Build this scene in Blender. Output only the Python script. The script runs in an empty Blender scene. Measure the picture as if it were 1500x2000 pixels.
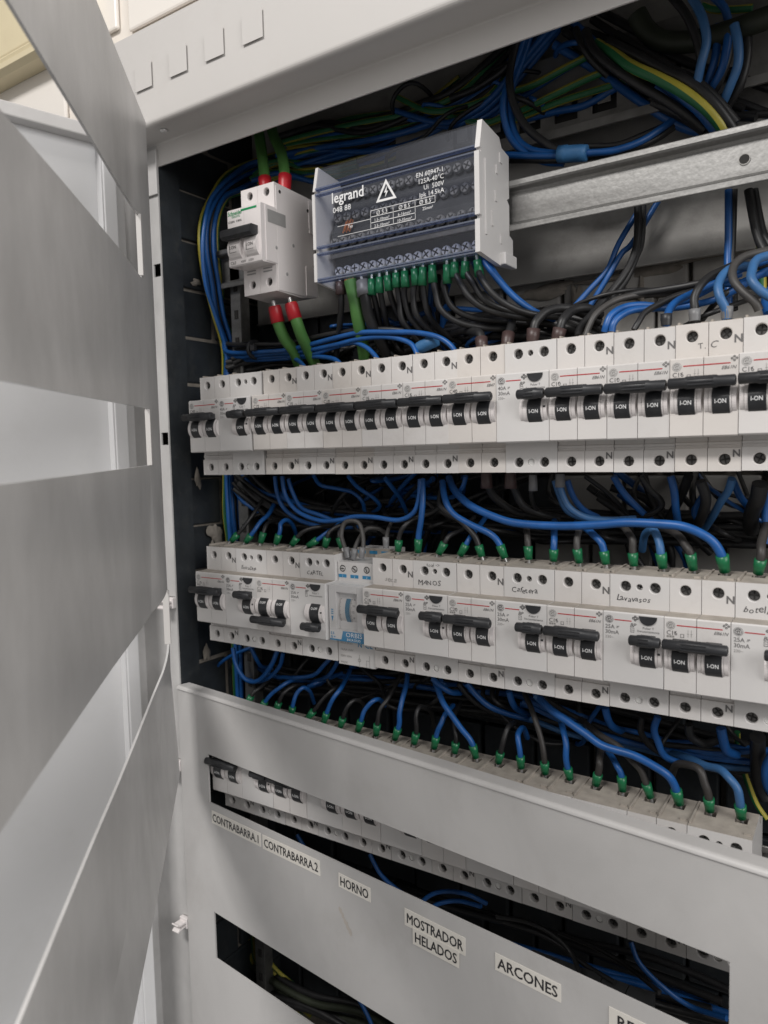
import bpy, bmesh, math, random
from mathutils import Vector, Matrix
random.seed(7)
scene = bpy.context.scene
COL = scene.collection
RAD = math.radians

# ------------------------------------------------------------------ camera
CAM = Vector((0.4951, -0.4625, -0.0304)); YAW, PITCH, ROLL, FPX = RAD(-33.5021), RAD(-4.3155), RAD(-1.315), 1451.6
fw = Vector((math.sin(YAW)*math.cos(PITCH), math.cos(YAW)*math.cos(PITCH), math.sin(PITCH)))
r0 = Vector((math.cos(YAW), -math.sin(YAW), 0)); u0 = r0.cross(fw)
RT = math.cos(ROLL)*r0 + math.sin(ROLL)*u0
UP = -math.sin(ROLL)*r0 + math.cos(ROLL)*u0
cd = bpy.data.cameras.new('camera'); cam = bpy.data.objects.new('camera', cd); COL.objects.link(cam)
cam.matrix_world = Matrix(((RT.x, UP.x, -fw.x, CAM.x), (RT.y, UP.y, -fw.y, CAM.y), (RT.z, UP.z, -fw.z, CAM.z), (0, 0, 0, 1)))
cd.sensor_fit = 'VERTICAL'; cd.sensor_height = 36; cd.sensor_width = 27; cd.lens = 36*FPX/2000
cd.clip_start = 0.01; cd.clip_end = 50
scene.camera = cam
cd.dof.use_dof = True; cd.dof.focus_distance = 0.53; cd.dof.aperture_fstop = 10
scene.render.resolution_x, scene.render.resolution_y = 768, 1024

# ------------------------------------------------------------------ light of the room, plus an added fill
w = bpy.data.worlds.new('World'); scene.world = w; w.use_nodes = True
bg = w.node_tree.nodes['Background']; bg.inputs[0].default_value = (1.0, 0.982, 0.964, 1); bg.inputs[1].default_value = 0.25
def area(name, loc, target, sx, sy, power, col):
    l = bpy.data.lights.new(name, 'AREA'); l.shape = 'RECTANGLE'; l.size, l.size_y, l.energy, l.color = sx, sy, power, col
    o = bpy.data.objects.new(name, l); COL.objects.link(o); o.location = loc
    o.rotation_euler = (Vector(target)-Vector(loc)).to_track_quat('-Z', 'Y').to_euler()
    return o
area('ceiling_lamp', (0.05, -1.75, 1.65), (0.2, 0, -0.05), 0.95, 0.40, 47, (1.0, 0.970, 0.942))
area('side_fill', (2.1, -0.95, 0.75), (0.15, -0.15, -0.1), 1.3, 1.3, 30, (1.0, 0.985, 0.972))  # added fill from the right, brightens the open inner door
vs = scene.view_settings; vs.view_transform = 'Standard'; vs.look = 'None'; vs.exposure = -0.08; vs.gamma = 1.0

# ------------------------------------------------------------------ measuring: photo pixel (1500x2000) + real depth -> point
def ray(px, py): return RT*((px-750)/FPX) + UP*((1000-py)/FPX) + fw
def at(px, py, Y):
    d = ray(px, py); return CAM + d*((Y-CAM.y)/d.y)

# ------------------------------------------------------------------ materials
MATS = {}
def mat(name, col, rough=0.5, metal=0.0, var=0.08, scale=60, bump=0.0, bscale=400, spec=0.5, dirt=None, coat=0.0, stretch=None, blotch=None):
    m = bpy.data.materials.new(name); m.use_nodes = True; nt = m.node_tree; N = nt.nodes; L = nt.links
    b = N['Principled BSDF']; b.inputs['Metallic'].default_value = metal; b.inputs['Specular IOR Level'].default_value = spec
    b.inputs['Coat Weight'].default_value = coat
    tc = N.new('ShaderNodeNewGeometry'); tco = tc.outputs['Position']
    if stretch:
        mp = N.new('ShaderNodeMapping'); mp.inputs['Scale'].default_value = stretch; L.new(tco, mp.inputs['Vector']); tco = mp.outputs[0]
    n1 = N.new('ShaderNodeTexNoise'); n1.inputs['Scale'].default_value = scale; n1.inputs['Detail'].default_value = 5; L.new(tc.outputs['Position'], n1.inputs['Vector'])
    r = N.new('ShaderNodeValToRGB'); e = r.color_ramp.elements
    e[0].position = 0.3; e[1].position = 0.7
    e[0].color = (*[max(0, c*(1-var)) for c in col], 1); e[1].color = (*[min(1, c*(1+var)) for c in col], 1)
    L.new(n1.outputs['Fac'], r.inputs['Fac']); out = r.outputs['Color']
    if dirt:
        dcol, amt, dsc = dirt
        n2 = N.new('ShaderNodeTexNoise'); n2.inputs['Scale'].default_value = dsc; n2.inputs['Detail'].default_value = 8; n2.inputs['Roughness'].default_value = 0.7
        L.new(tco, n2.inputs['Vector'])
        mr = N.new('ShaderNodeMapRange'); mr.inputs[1].default_value = 0.42 if stretch else 0.52; mr.inputs[2].default_value = 0.8; mr.inputs[4].default_value = amt
        L.new(n2.outputs['Fac'], mr.inputs[0])
        mx = N.new('ShaderNodeMix'); mx.data_type = 'RGBA'; mx.inputs[7].default_value = (*dcol, 1)
        L.new(mr.outputs[0], mx.inputs[0]); L.new(out, mx.inputs[6]); out = mx.outputs[2]
    if blotch:
        amt, ssc, rot_, st_ = blotch
        mp2 = N.new('ShaderNodeMapping'); mp2.inputs['Rotation'].default_value = rot_; mp2.inputs['Scale'].default_value = st_; L.new(tc.outputs['Position'], mp2.inputs['Vector'])
        n5 = N.new('ShaderNodeTexNoise'); n5.inputs['Scale'].default_value = ssc; n5.inputs['Detail'].default_value = 6; n5.inputs['Roughness'].default_value = 0.55; n5.inputs['Distortion'].default_value = 0.9; L.new(mp2.outputs[0], n5.inputs['Vector'])
        m5 = N.new('ShaderNodeMapRange'); m5.inputs[1].default_value = 0.34; m5.inputs[2].default_value = 0.66; m5.inputs[3].default_value = 1-amt; m5.inputs[4].default_value = 1+amt; L.new(n5.outputs['Fac'], m5.inputs[0])
        x5 = N.new('ShaderNodeMix'); x5.data_type = 'RGBA'; x5.blend_type = 'MULTIPLY'; x5.inputs[0].default_value = 1.0; L.new(out, x5.inputs[6])
        c5 = N.new('ShaderNodeCombineColor'); [L.new(m5.outputs[0], c5.inputs[k]) for k in range(3)]; L.new(c5.outputs[0], x5.inputs[7]); out = x5.outputs[2]
    L.new(out, b.inputs['Base Color'])
    mr2 = N.new('ShaderNodeMapRange'); mr2.inputs[3].default_value = max(0.05, rough-0.08); mr2.inputs[4].default_value = min(1, rough+0.1)
    n3 = N.new('ShaderNodeTexNoise'); n3.inputs['Scale'].default_value = scale*0.35; n3.inputs['Detail'].default_value = 4; L.new(tco, n3.inputs['Vector'])
    L.new(n3.outputs['Fac'], mr2.inputs[0]); L.new(mr2.outputs[0], b.inputs['Roughness'])
    if bump:
        bp = N.new('ShaderNodeBump'); bp.inputs['Strength'].default_value = bump; bp.inputs['Distance'].default_value = 0.001
        n4 = N.new('ShaderNodeTexNoise'); n4.inputs['Scale'].default_value = bscale; n4.inputs['Detail'].default_value = 3; L.new(tc.outputs['Position'], n4.inputs['Vector'])
        L.new(n4.outputs['Fac'], bp.inputs['Height']); L.new(bp.outputs[0], b.inputs['Normal'])
    MATS[name] = m; return m
mat('ivory', (0.63, 0.605, 0.588), 0.45, var=0.03, scale=25, bump=0.05, bscale=900, dirt=((0.36, 0.32, 0.28), 0.25, 45))
mat('ivory_smooth', (0.625, 0.61, 0.60), 0.38, var=0.02, scale=20, dirt=((0.40, 0.36, 0.32), 0.18, 40))
mat('dusty_top', (0.36, 0.325, 0.285), 0.8, var=0.15, scale=120, bump=0.2, bscale=700, dirt=((0.22, 0.19, 0.16), 0.5, 90))
mat('white_plastic', (0.70, 0.66, 0.65), 0.32, var=0.02, scale=20)
mat('plug_white', (0.93, 0.92, 0.90), 0.2)
mat('black_plastic', (0.024, 0.025, 0.028), 0.42, var=0.2, scale=90, dirt=((0.10, 0.095, 0.09), 0.25, 150))
mat('dark_hole', (0.02, 0.019, 0.018), 0.8)
mat('screw_steel', (0.13, 0.127, 0.124), 0.35, metal=0.6, var=0.25, scale=300)
mat('bright_steel', (0.66, 0.65, 0.64), 0.28, metal=0.6, var=0.15, scale=300)
mat('galvanised', (0.29, 0.287, 0.28), 0.40, metal=0.8, var=0.10, scale=420, bump=0.10, bscale=300, dirt=((0.13, 0.127, 0.122), 0.8, 55), stretch=(0.12, 1, 1))
mat('dull_steel', (0.27, 0.262, 0.25), 0.5, metal=0.6, var=0.2, scale=60, dirt=((0.10, 0.095, 0.09), 0.6, 40))
mat('grey_paint', (0.49, 0.48, 0.472), 0.40, var=0.045, scale=9, bump=0.07, bscale=1300, dirt=((0.36, 0.34, 0.32), 0.38, 20), blotch=(0.07, 12, (0.3, 0.5, 0.2), (1, 1, 0.6)))
mat('grey_paint_worn_sheen', (0.52, 0.512, 0.505), 0.34, var=0.10, scale=6, bump=0.05, bscale=1300, dirt=((0.25, 0.243, 0.238), 0.6, 9), stretch=(1, 1, 0.6), blotch=(0.14, 7, (0.5, 0.4, 0.3), (1, 1, 0.45)))  # blotches also paint mottled reflections into the door's colour
mat('beam_paint', (0.56, 0.54, 0.52), 0.5, var=0.03, scale=9, bump=0.06, bscale=1300, dirt=((0.40, 0.37, 0.34), 0.2, 18))
mat('door_paint', (0.66, 0.66, 0.665), 0.4, var=0.04, scale=6, dirt=((0.45, 0.44, 0.41), 0.3, 7))
mat('dark_navy', (0.022, 0.026, 0.030), 0.5, var=0.3, scale=40, bump=0.25, bscale=120, dirt=((0.07, 0.07, 0.065), 0.5, 60))  # paint of the left inner wall, reused for part of the back bricks
mat('mortar', (0.24, 0.215, 0.185), 0.9, var=0.2, scale=120, bump=0.6, bscale=250)
mat('back_steel', (0.34, 0.33, 0.315), 0.5, metal=0.25, var=0.08, scale=30, bump=0.08, bscale=500, dirt=((0.15, 0.142, 0.13), 0.75, 26), blotch=(0.18, 16, (0, 0, 0), (0.5, 1, 1.2)))
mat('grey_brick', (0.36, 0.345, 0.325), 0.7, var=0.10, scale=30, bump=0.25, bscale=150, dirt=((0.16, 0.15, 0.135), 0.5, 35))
mat('wall_white', (0.74, 0.69, 0.63), 0.6, var=0.02, scale=6, bump=0.1, bscale=200, dirt=((0.58, 0.52, 0.45), 0.2, 18))
mat('tile_white', (0.78, 0.74, 0.69), 0.25, var=0.02, scale=6)
mat('cream', (0.64, 0.56, 0.38), 0.4, var=0.04, scale=12, dirt=((0.45, 0.38, 0.24), 0.25, 20))
mat('blue_wire', (0.010, 0.085, 0.29), 0.40, var=0.18, scale=80, dirt=((0.06, 0.10, 0.22), 0.35, 60))
mat('pale_blue_wire', (0.038, 0.125, 0.29), 0.45, var=0.12, scale=80, dirt=((0.12, 0.16, 0.22), 0.35, 60))
mat('black_wire', (0.016, 0.016, 0.017), 0.45, var=0.2, scale=80, dirt=((0.055, 0.05, 0.046), 0.4, 60))
mat('grey_wire', (0.055, 0.052, 0.050), 0.5, var=0.15, scale=80, dirt=((0.11, 0.10, 0.09), 0.4, 60))
mat('brown_wire', (0.036, 0.033, 0.031), 0.5, var=0.15, scale=80)
mat('green_stripe', (0.02, 0.135, 0.05), 0.45, var=0.12, scale=80)
mat('yellow_stripe', (0.38, 0.33, 0.045), 0.45, var=0.12, scale=80)
mat('green_cable', (0.070, 0.190, 0.045), 0.5, var=0.1, scale=70, dirt=((0.05, 0.12, 0.04), 0.4, 50))
mat('olive_cable', (0.022, 0.027, 0.016), 0.6, var=0.2, scale=70)
mat('red_shrink', (0.42, 0.014, 0.022), 0.38, var=0.1, scale=70)
mat('green_ferrule', (0.010, 0.140, 0.055), 0.32, var=0.1, scale=150, dirt=((0.02, 0.06, 0.03), 0.4, 100))
mat('brown_ferrule', (0.060, 0.037, 0.035), 0.42, var=0.12, scale=150)
mat('grey_ferrule', (0.17, 0.17, 0.175), 0.42, var=0.12, scale=150)
mat('copper', (0.55, 0.20, 0.08), 0.35, metal=0.9, var=0.3, scale=400)
mat('tape_blue', (0.04, 0.15, 0.33), 0.5, var=0.15, scale=60, bump=0.5, bscale=120)
mat('print_dark', (0.05, 0.049, 0.05), 0.6)
mat('print_grey', (0.13, 0.125, 0.125), 0.6)
mat('print_light', (0.27, 0.26, 0.25), 0.6)
mat('print_red', (0.45, 0.015, 0.022), 0.5)
mat('print_white', (0.80, 0.80, 0.80), 0.5)
mat('print_green', (0.0, 0.24, 0.08), 0.5)
mat('print_blue', (0.03, 0.22, 0.42), 0.5)
mat('ink', (0.03, 0.03, 0.035), 0.6)
mat('faint_ink', (0.30, 0.285, 0.275), 0.6)
mat('label_paper', (0.74, 0.71, 0.655), 0.55, var=0.03, scale=40, dirt=((0.5, 0.44, 0.36), 0.2, 30))
mat('stain', (0.41, 0.375, 0.34), 0.6)
mat('label_text', (0.018, 0.017, 0.02), 0.5)
mat('sticker_grey', (0.30, 0.295, 0.29), 0.4)
mat('block_black', (0.035, 0.036, 0.038), 0.5)
mat('clamp_steel', (0.24, 0.235, 0.23), 0.3, metal=0.35, var=0.2, scale=300)
mat('clamp_highlight', (0.78, 0.77, 0.76), 0.3, metal=0.2, var=0.1, scale=300)  # bright highlights of the lower screw row put into a paler steel colour
mat('cover_print', (0.74, 0.74, 0.74), 0.5)
mat('dial_white', (0.60, 0.57, 0.55), 0.4)
mat('dial_blue', (0.03, 0.15, 0.25), 0.4)
mat('paper_white', (0.42, 0.37, 0.32), 0.8, var=0.15, scale=40, bump=0.4, bscale=90)
def clear(name, tint, gl=0.05, mixf=0.14, graze=0.4):
    m = bpy.data.materials.new(name); m.use_nodes = True; nt = m.node_tree; N = nt.nodes; L = nt.links
    N.remove(N['Principled BSDF']); t = N.new('ShaderNodeBsdfTransparent'); t.inputs[0].default_value = (*tint, 1)
    g = N.new('ShaderNodeBsdfGlossy'); g.inputs['Roughness'].default_value = gl; g.inputs[0].default_value = (0.85, 0.88, 0.95, 1)
    d = N.new('ShaderNodeBsdfDiffuse'); d.inputs[0].default_value = (0.42, 0.46, 0.56, 1)
    lw = N.new('ShaderNodeLayerWeight'); pw = N.new('ShaderNodeMath'); pw.operation = 'POWER'; pw.inputs[1].default_value = 4; L.new(lw.outputs['Facing'], pw.inputs[0]); f = N.new('ShaderNodeMath'); f.operation = 'MULTIPLY_ADD'; f.inputs[1].default_value = graze; f.inputs[2].default_value = 0.035; L.new(pw.outputs[0], f.inputs[0])
    a = N.new('ShaderNodeMixShader'); a.inputs[0].default_value = mixf; L.new(t.outputs[0], a.inputs[1]); L.new(d.outputs[0], a.inputs[2])
    b = N.new('ShaderNodeMixShader'); L.new(f.outputs[0], b.inputs[0]); L.new(a.outputs[0], b.inputs[1]); L.new(g.outputs[0], b.inputs[2])
    L.new(b.outputs[0], N['Material Output'].inputs[0]); MATS[name] = m
clear('clear_blue', (0.94, 0.95, 0.98), 0.26, 0.006, 0.22)
clear('clear_edge', (0.45, 0.52, 0.70), 0.2, 0.25)
clear('clear_timer', (0.98, 0.98, 0.98), 0.10, 0.0)

# ------------------------------------------------------------------ mesh helper
class MB:
    def __init__(s): s.v = []; s.f = []; s.m = []; s.slots = []; s.sm = []
    def mi(s, n):
        if n not in s.slots: s.slots.append(n)
        return s.slots.index(n)
    def add(s, vs, fs, mt, smooth=False):
        o = len(s.v); s.v += [tuple(v) for v in vs]; k = s.mi(mt)
        for f in fs: s.f.append(tuple(i+o for i in f)); s.m.append(k); s.sm.append(smooth)
        return s
    def box(s, x0, x1, y0, y1, z0, z1, mt, b=0.0):
        if b <= 0:
            v = [(x, y, z) for z in (z0, z1) for y in (y0, y1) for x in (x0, x1)]
            return s.add(v, [(0, 2, 3, 1), (4, 5, 7, 6), (0, 1, 5, 4), (2, 6, 7, 3), (0, 4, 6, 2), (1, 3, 7, 5)], mt)
        bm = bmesh.new(); bmesh.ops.create_cube(bm, size=1)
        for q in bm.verts: q.co = Vector(((x0+x1)/2+q.co.x*(x1-x0), (y0+y1)/2+q.co.y*(y1-y0), (z0+z1)/2+q.co.z*(z1-z0)))
        bmesh.ops.bevel(bm, geom=bm.edges[:], offset=b, segments=2, affect='EDGES', profile=0.5)
        bm.verts.index_update(); s.add([q.co[:] for q in bm.verts], [[q.index for q in f.verts] for f in bm.faces], mt); bm.free(); return s
    def extrude_x(s, prof, x0, x1, mt, skip=(), mts=None, caps=True, smooth=False):
        n = len(prof); v = [(x0, y, z) for y, z in prof]+[(x1, y, z) for y, z in prof]
        for i in range(n):
            if i in skip: continue
            j = (i+1) % n; s.add([v[i], v[j], v[j+n], v[i+n]], [(0, 1, 2, 3)], (mts or {}).get(i, mt), smooth)
        if caps: s.add(v, [tuple(range(n))[::-1], tuple(range(n, 2*n))], mt)
        return s
    def lathe_x(s, cy, cz, xr, mt, n=14):
        vs = []; fs = []
        for x, r in xr:
            for k in range(n):
                a = 2*math.pi*k/n; vs.append((x, cy+r*math.cos(a), cz+r*math.sin(a)))
        for i in range(len(xr)-1):
            for k in range(n): fs.append((i*n+k, i*n+(k+1) % n, (i+1)*n+(k+1) % n, (i+1)*n+k))
        s.add(vs, fs, mt, True); s.add(vs[:n], [tuple(range(n))], mt); s.add(vs[-n:], [tuple(range(n))], mt); return s
    def lathe(s, p, d, hr, mt, n=14, caps=True):
        p = Vector(p); d = Vector(d).normalized(); a = d.orthogonal().normalized(); b = d.cross(a)
        vs = []; fs = []
        for h, r in hr:
            for k in range(n):
                t = 2*math.pi*k/n; vs.append(p+d*h+a*(r*math.cos(t))+b*(r*math.sin(t)))
        for i in range(len(hr)-1):
            for k in range(n): fs.append((i*n+k, i*n+(k+1) % n, (i+1)*n+(k+1) % n, (i+1)*n+k))
        s.add(vs, fs, mt, True)
        if caps: s.add(vs[:n], [tuple(range(n))[::-1]], mt); s.add(vs[-n:], [tuple(range(n))], mt)
        return s
    def hole_face(s, x0, x1, z0, z1, holes_c, r, y, mt, depth=0.0055, wall='dark_hole', floor='dark_hole', n=16):
        cx, cz = holes_c
        ang = sorted(set([2*math.pi*k/n for k in range(n)]+[math.atan2(z-cz, x-cx) % (2*math.pi) for x in (x0, x1) for z in (z0, z1)]))
        inn = [(cx+r*math.cos(a), y, cz+r*math.sin(a)) for a in ang]; out = []
        for a in ang:
            c, q = math.cos(a), math.sin(a); t = 1e9
            if abs(c) > 1e-9: t = min(t, ((x1 if c > 0 else x0)-cx)/c)
            if abs(q) > 1e-9: t = min(t, ((z1 if q > 0 else z0)-cz)/q)
            out.append((cx+t*c, y, cz+t*q))
        m = len(ang); s.add(inn+out, [(i, i+m, (i+1) % m+m, (i+1) % m) for i in range(m)], mt)
        ch = [(cx+r*0.88*math.cos(a), y+r*0.12, cz+r*0.88*math.sin(a)) for a in ang]
        bk = [(cx+r*0.88*math.cos(a), y+depth, cz+r*0.88*math.sin(a)) for a in ang]
        s.add(inn+ch, [(i, (i+1) % m, (i+1) % m+m, i+m) for i in range(m)], mt, True)
        s.add(ch+bk, [(i, (i+1) % m, (i+1) % m+m, i+m) for i in range(m)], wall, True)
        s.add(bk, [tuple(range(m))], floor); return s
    def disc(s, cx, cz, r, y, mt, n=18, a0=0, a1=2*math.pi, sx=1.0):
        full = abs(a1-a0) > 6.28; k = n if full else n+1
        v = [(cx+sx*r*math.cos(a0+(a1-a0)*i/n), y, cz+r*math.sin(a0+(a1-a0)*i/n)) for i in range(k)]
        return s.add(v, [tuple(range(k))], mt)
    def ring(s, cx, cz, r1, r2, y, mt, n=18):
        v = [(cx+r*math.cos(2*math.pi*i/n), y, cz+r*math.sin(2*math.pi*i/n)) for r in (r1, r2) for i in range(n)]
        return s.add(v, [(i, (i+1) % n, (i+1) % n+n, i+n) for i in range(n)], mt)
    def quad_y(s, x0, x1, z0, z1, y, mt): return s.add([(x0, y, z0), (x1, y, z0), (x1, y, z1), (x0, y, z1)], [(0, 1, 2, 3)], mt)
    def text(s, txt, x, z, y, size, mt, align='LEFT', slant=0.0, rot=0.0, bold=0.0, wide=1.0):
        vs, fs = glyphs(txt, align, slant, bold); c, q = math.cos(rot), math.sin(rot)
        return s.add([(x+size*(a*wide*c-b*q), y, z+size*(a*wide*q+b*c)) for a, b in vs], fs, mt)
    def thicken(s, d):
        v, f, m, q = list(s.v), list(s.f), list(s.m), list(s.sm); n = len(v)
        for k, (dx, dz) in enumerate(((d, 0), (-d, 0), (0, d), (0, -d))):
            o = len(s.v); s.v += [(x+dx, y-0.000004*(k+1), z+dz) for x, y, z in v]; s.f += [tuple(i+o for i in g) for g in f]; s.m += m; s.sm += q
        return s
    def mesh(s, name):
        me = bpy.data.meshes.new(name); me.from_pydata(s.v, [], s.f)
        for n in s.slots: me.materials.append(MATS[n])
        me.polygons.foreach_set('material_index', s.m); me.polygons.foreach_set('use_smooth', s.sm); me.update(); return me
    def build(s, name, parent=None, loc=None): return link(name, s.mesh(name), parent, loc)
GC = {}
def glyphs(txt, align, slant, bold):
    k = (txt, align, slant, bold)
    if k not in GC:
        c = bpy.data.curves.new('writing', 'FONT'); c.body = txt; c.align_x = align; c.shear = slant; c.offset = bold; c.resolution_u = 2; c.size = 1
        o = bpy.data.objects.new('writing', c); COL.objects.link(o); bpy.context.view_layer.update()
        me = bpy.data.meshes.new_from_object(o.evaluated_get(bpy.context.evaluated_depsgraph_get()))
        GC[k] = ([(v.co.x, v.co.y) for v in me.vertices], [tuple(p.vertices) for p in me.polygons])
        bpy.data.objects.remove(o); bpy.data.curves.remove(c); bpy.data.meshes.remove(me)
    return GC[k]
def link(name, data, parent=None, loc=None):
    o = bpy.data.objects.new(name, data); COL.objects.link(o)
    if parent: o.parent = parent
    if loc is not None: o.location = loc
    return o
def tag(o, label, cat, group=None):
    o['label'] = label; o['category'] = cat
    if group: o['group'] = group
    return o
def empty(name, loc, label, cat, group=None, rz=0.0):
    o = link(name, None, None, loc); o.empty_display_size = 0.01; o.rotation_euler = (0, 0, rz); return tag(o, label, cat, group)
def structure(o): o['kind'] = 'structure'; return o

# ------------------------------------------------------------------ tubes for cables
def smooth_path(P, k=6):
    P = [Vector(p) for p in P]
    if len(P) == 2: return [P[0].lerp(P[1], i/4) for i in range(5)]
    Q = [P[0]*2-P[1]]+P+[P[-1]*2-P[-2]]; out = []
    for i in range(1, len(Q)-2):
        a, b, c, d = Q[i-1:i+3]
        for j in range(k):
            t = j/k; out.append(0.5*((2*b)+(c-a)*t+(2*a-5*b+4*c-d)*t*t+(3*b-a-3*c+d)*t**3))
    out.append(P[-1]); return out
def tube(mb, path, r, mt, n=10, stripe=None, twist=0.0, caps=True):
    T = [(path[min(i+1, len(path)-1)]-path[max(i-1, 0)]).normalized() for i in range(len(path))]
    a = T[0].orthogonal().normalized(); vs = []
    for i, p in enumerate(path):
        a = (a-T[i]*a.dot(T[i])).normalized(); b = T[i].cross(a); rr = r[i] if isinstance(r, list) else r
        for k in range(n):
            t = 2*math.pi*k/n+twist*i; vs.append(p+a*(rr*math.cos(t))+b*(rr*math.sin(t)))
    m = len(path); f1, f2 = [], []
    for i in range(m-1):
        for k in range(n):
            f = (i*n+k, i*n+(k+1) % n, (i+1)*n+(k+1) % n, (i+1)*n+k)
            (f2 if stripe and k % (n//2) < (n//4 if not isinstance(r, float) or r < 0.004 else 2) else f1).append(f)
    mb.add(vs, f1, mt, True)
    if f2: mb.add(vs, f2, stripe, True)
    if caps: mb.add(vs[:n], [tuple(range(n))[::-1]], mt); mb.add(vs[-n:], [tuple(range(n))], mt)
WC = dict(b=('blue_wire', 'blue'), l=('pale_blue_wire', 'pale blue'), k=('black_wire', 'black'), g=('grey_wire', 'dark grey'), n=('brown_wire', 'brownish black'),
          y=('green_stripe', 'green and yellow'), G=('green_cable', 'green'), o=('olive_cable', 'dark olive'))
FM = dict(G='green_ferrule', B='brown_ferrule', S='grey_ferrule', R='red_shrink')
jit = random.Random(5)
def wire(c, r, pts, label, group=None, ferrule=None, name='wire', steps=6, flen=0.0095, fr=0.0031):
    """pts: world points, or (px, py, Y) triples with px > 1. ferrule: kind at the first end, sheath pointing along the wire."""
    r = r*(0.86 if r < 0.0045 else 0.95)
    P = [p if isinstance(p, Vector) else at(*p) for p in pts]; mb = MB(); P = [P[0]]+[p_+Vector((jit.uniform(-1, 1), jit.uniform(-1, 1), jit.uniform(-1, 1)))*0.0007 for p_ in P[1:]]; path = smooth_path(P, steps); rr = r; flen *= jit.uniform(0.86, 1.12)
    if ferrule:
        fr = max(fr*0.98, r*1.30); rr = [0.0010 if (q-path[0]).length < flen*0.45 else r for q in path]
    tube(mb, path, rr, WC[c][0], 12 if r > 0.004 or c == 'y' else 10, 'yellow_stripe' if c == 'y' else None, 0.03 if c == 'y' else 0)
    o = tag(mb.build(name), label, 'cable' if name == 'cable' else 'wire', group)
    if ferrule:
        d = (path[1]-path[0]).normalized(); f = MB(); p0 = path[0]
        f.lathe(p0-d*0.007, d, [(0, 0.0011), (0.0075, 0.0012)], 'bright_steel', 8)
        f.lathe(p0, d, [(0, fr*0.55), (0, fr*0.86), (flen*0.42, fr*0.92), (flen*0.55, fr*1.0), (flen, fr*1.06), (flen, fr*0.7)], FM[ferrule], 14)
        f.build('ferrule', o)
    return o

# ================================================================== SETTING: walls and recess
P = 0.018; D = 0.1487
XL = -0.040; YB = 0.120
wl = structure(MB().box(-1.6, -0.082, -0.012, 0.35, -1.4, 1.3, 'wall_white').box(-0.082, 0.9, -0.012, 0.35, 0.335, 1.3, 'wall_white').box(0.66, 0.9, -0.012, 0.35, -1.4, 0.335, 'wall_white').build('wall'))
# brick lined recess behind the cabinet frame
rc = structure(MB().box(-0.082, 0.66, YB+0.012, 0.35, -1.4, 0.335, 'mortar').box(-0.082, XL-0.0035, 0.0125, YB+0.012, -1.4, 0.335, 'mortar').build('recess_wall'))
def brick(x0, x1, y0, y1, z0, z1, mt):
    j = lambda: random.uniform(-0.0012, 0.0012)
    m = MB().box(x0+j(), x1+j(), y0, y1, z0+j()*0.6, z1+j()*0.6, mt, 0.0016); return m.build('brick', rc)
zz = -0.62; row = 0
while zz < 0.30:
    y = 0.014+(0.03 if row % 2 else 0.0)-0.045
    while y < YB:
        a, b = max(y, 0.014), min(y+0.088, YB+0.006)
        if b-a > 0.012: brick(XL-0.02, XL+random.uniform(-0.002, 0.0015), a+0.0012, b-0.0012, zz+0.0012, zz+0.0428, 'dark_navy')
        y += 0.090
    x = -0.06+(0.024 if row % 2 else 0)
    while x < 0.64:
        if zz < 0.11: brick(x+0.0016, x+0.0474, YB+random.uniform(-0.0015, 0.0015), YB+0.02, zz+0.0016, zz+0.0424, 'grey_brick' if x > 0.17+0.07*(zz < -0.02) and zz > -0.16 else 'dark_navy')  # back bricks dark navy towards left and bottom, grey elsewhere
        x += 0.049
    zz += 0.044; row += 1
# smears of old mortar over the joints
def blotch(cx, cz, w, h, face, seed, mt='mortar'):
    rnd = random.Random(seed); n = 30; top = []; ph = [rnd.uniform(0, 6.28) for _ in range(6)]
    for i in range(n):
        a = 2*math.pi*i/n; k = 1+0.25*math.sin(2*a+ph[0])+0.16*math.sin(3*a+ph[1])+0.10*math.sin(5*a+ph[2])+0.06*math.sin(8*a+ph[3]); top.append((math.cos(a)*w*k, math.sin(a)*h*k))
    m = MB(); t = 0.0035
    if face == 'back': f = lambda p, d: (cx+p[0], YB-0.0012-d, cz+p[1])
    else: f = lambda p, d: (XL+0.0018+d, cx+p[0], cz+p[1])
    v = [f(p, 0) for p in top]+[f((p[0]*0.75, p[1]*0.75), t*0.5) for p in top]+[f((0, 0), t*0.55)]
    m.add(v, [(i, (i+1) % n, (i+1) % n+n, i+n) for i in range(n)]+[(i+n, (i+1) % n+n, 2*n) for i in range(n)], mt, True)
    return m.build('mortar_smear', rc)
for i, (x, z, w_, h_) in enumerate([(0.27, 0.098, 0.026, 0.005), (0.318, 0.101, 0.018, 0.003), (0.362, 0.104, 0.026, 0.0055), (0.415, 0.107, 0.02, 0.003), (0.296, 0.09, 0.004, 0.012), (0.346, 0.085, 0.003, 0.014)]): blotch(x, z, w_, h_, 'back', i)
for i, (y, z, w_, h_) in enumerate([(0.046, -0.102, 0.009, 0.010), (0.043, -0.125, 0.003, 0.018), (0.05, -0.118, 0.003, 0.012), (0.026, -0.172, 0.0035, 0.014), (0.026, -0.048, 0.0030, 0.010), (0.028, -0.215, 0.0035, 0.009), (0.034, 0.135, 0.006, 0.003)]): blotch(y, z, w_, h_, 'left', 40+i)

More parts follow.
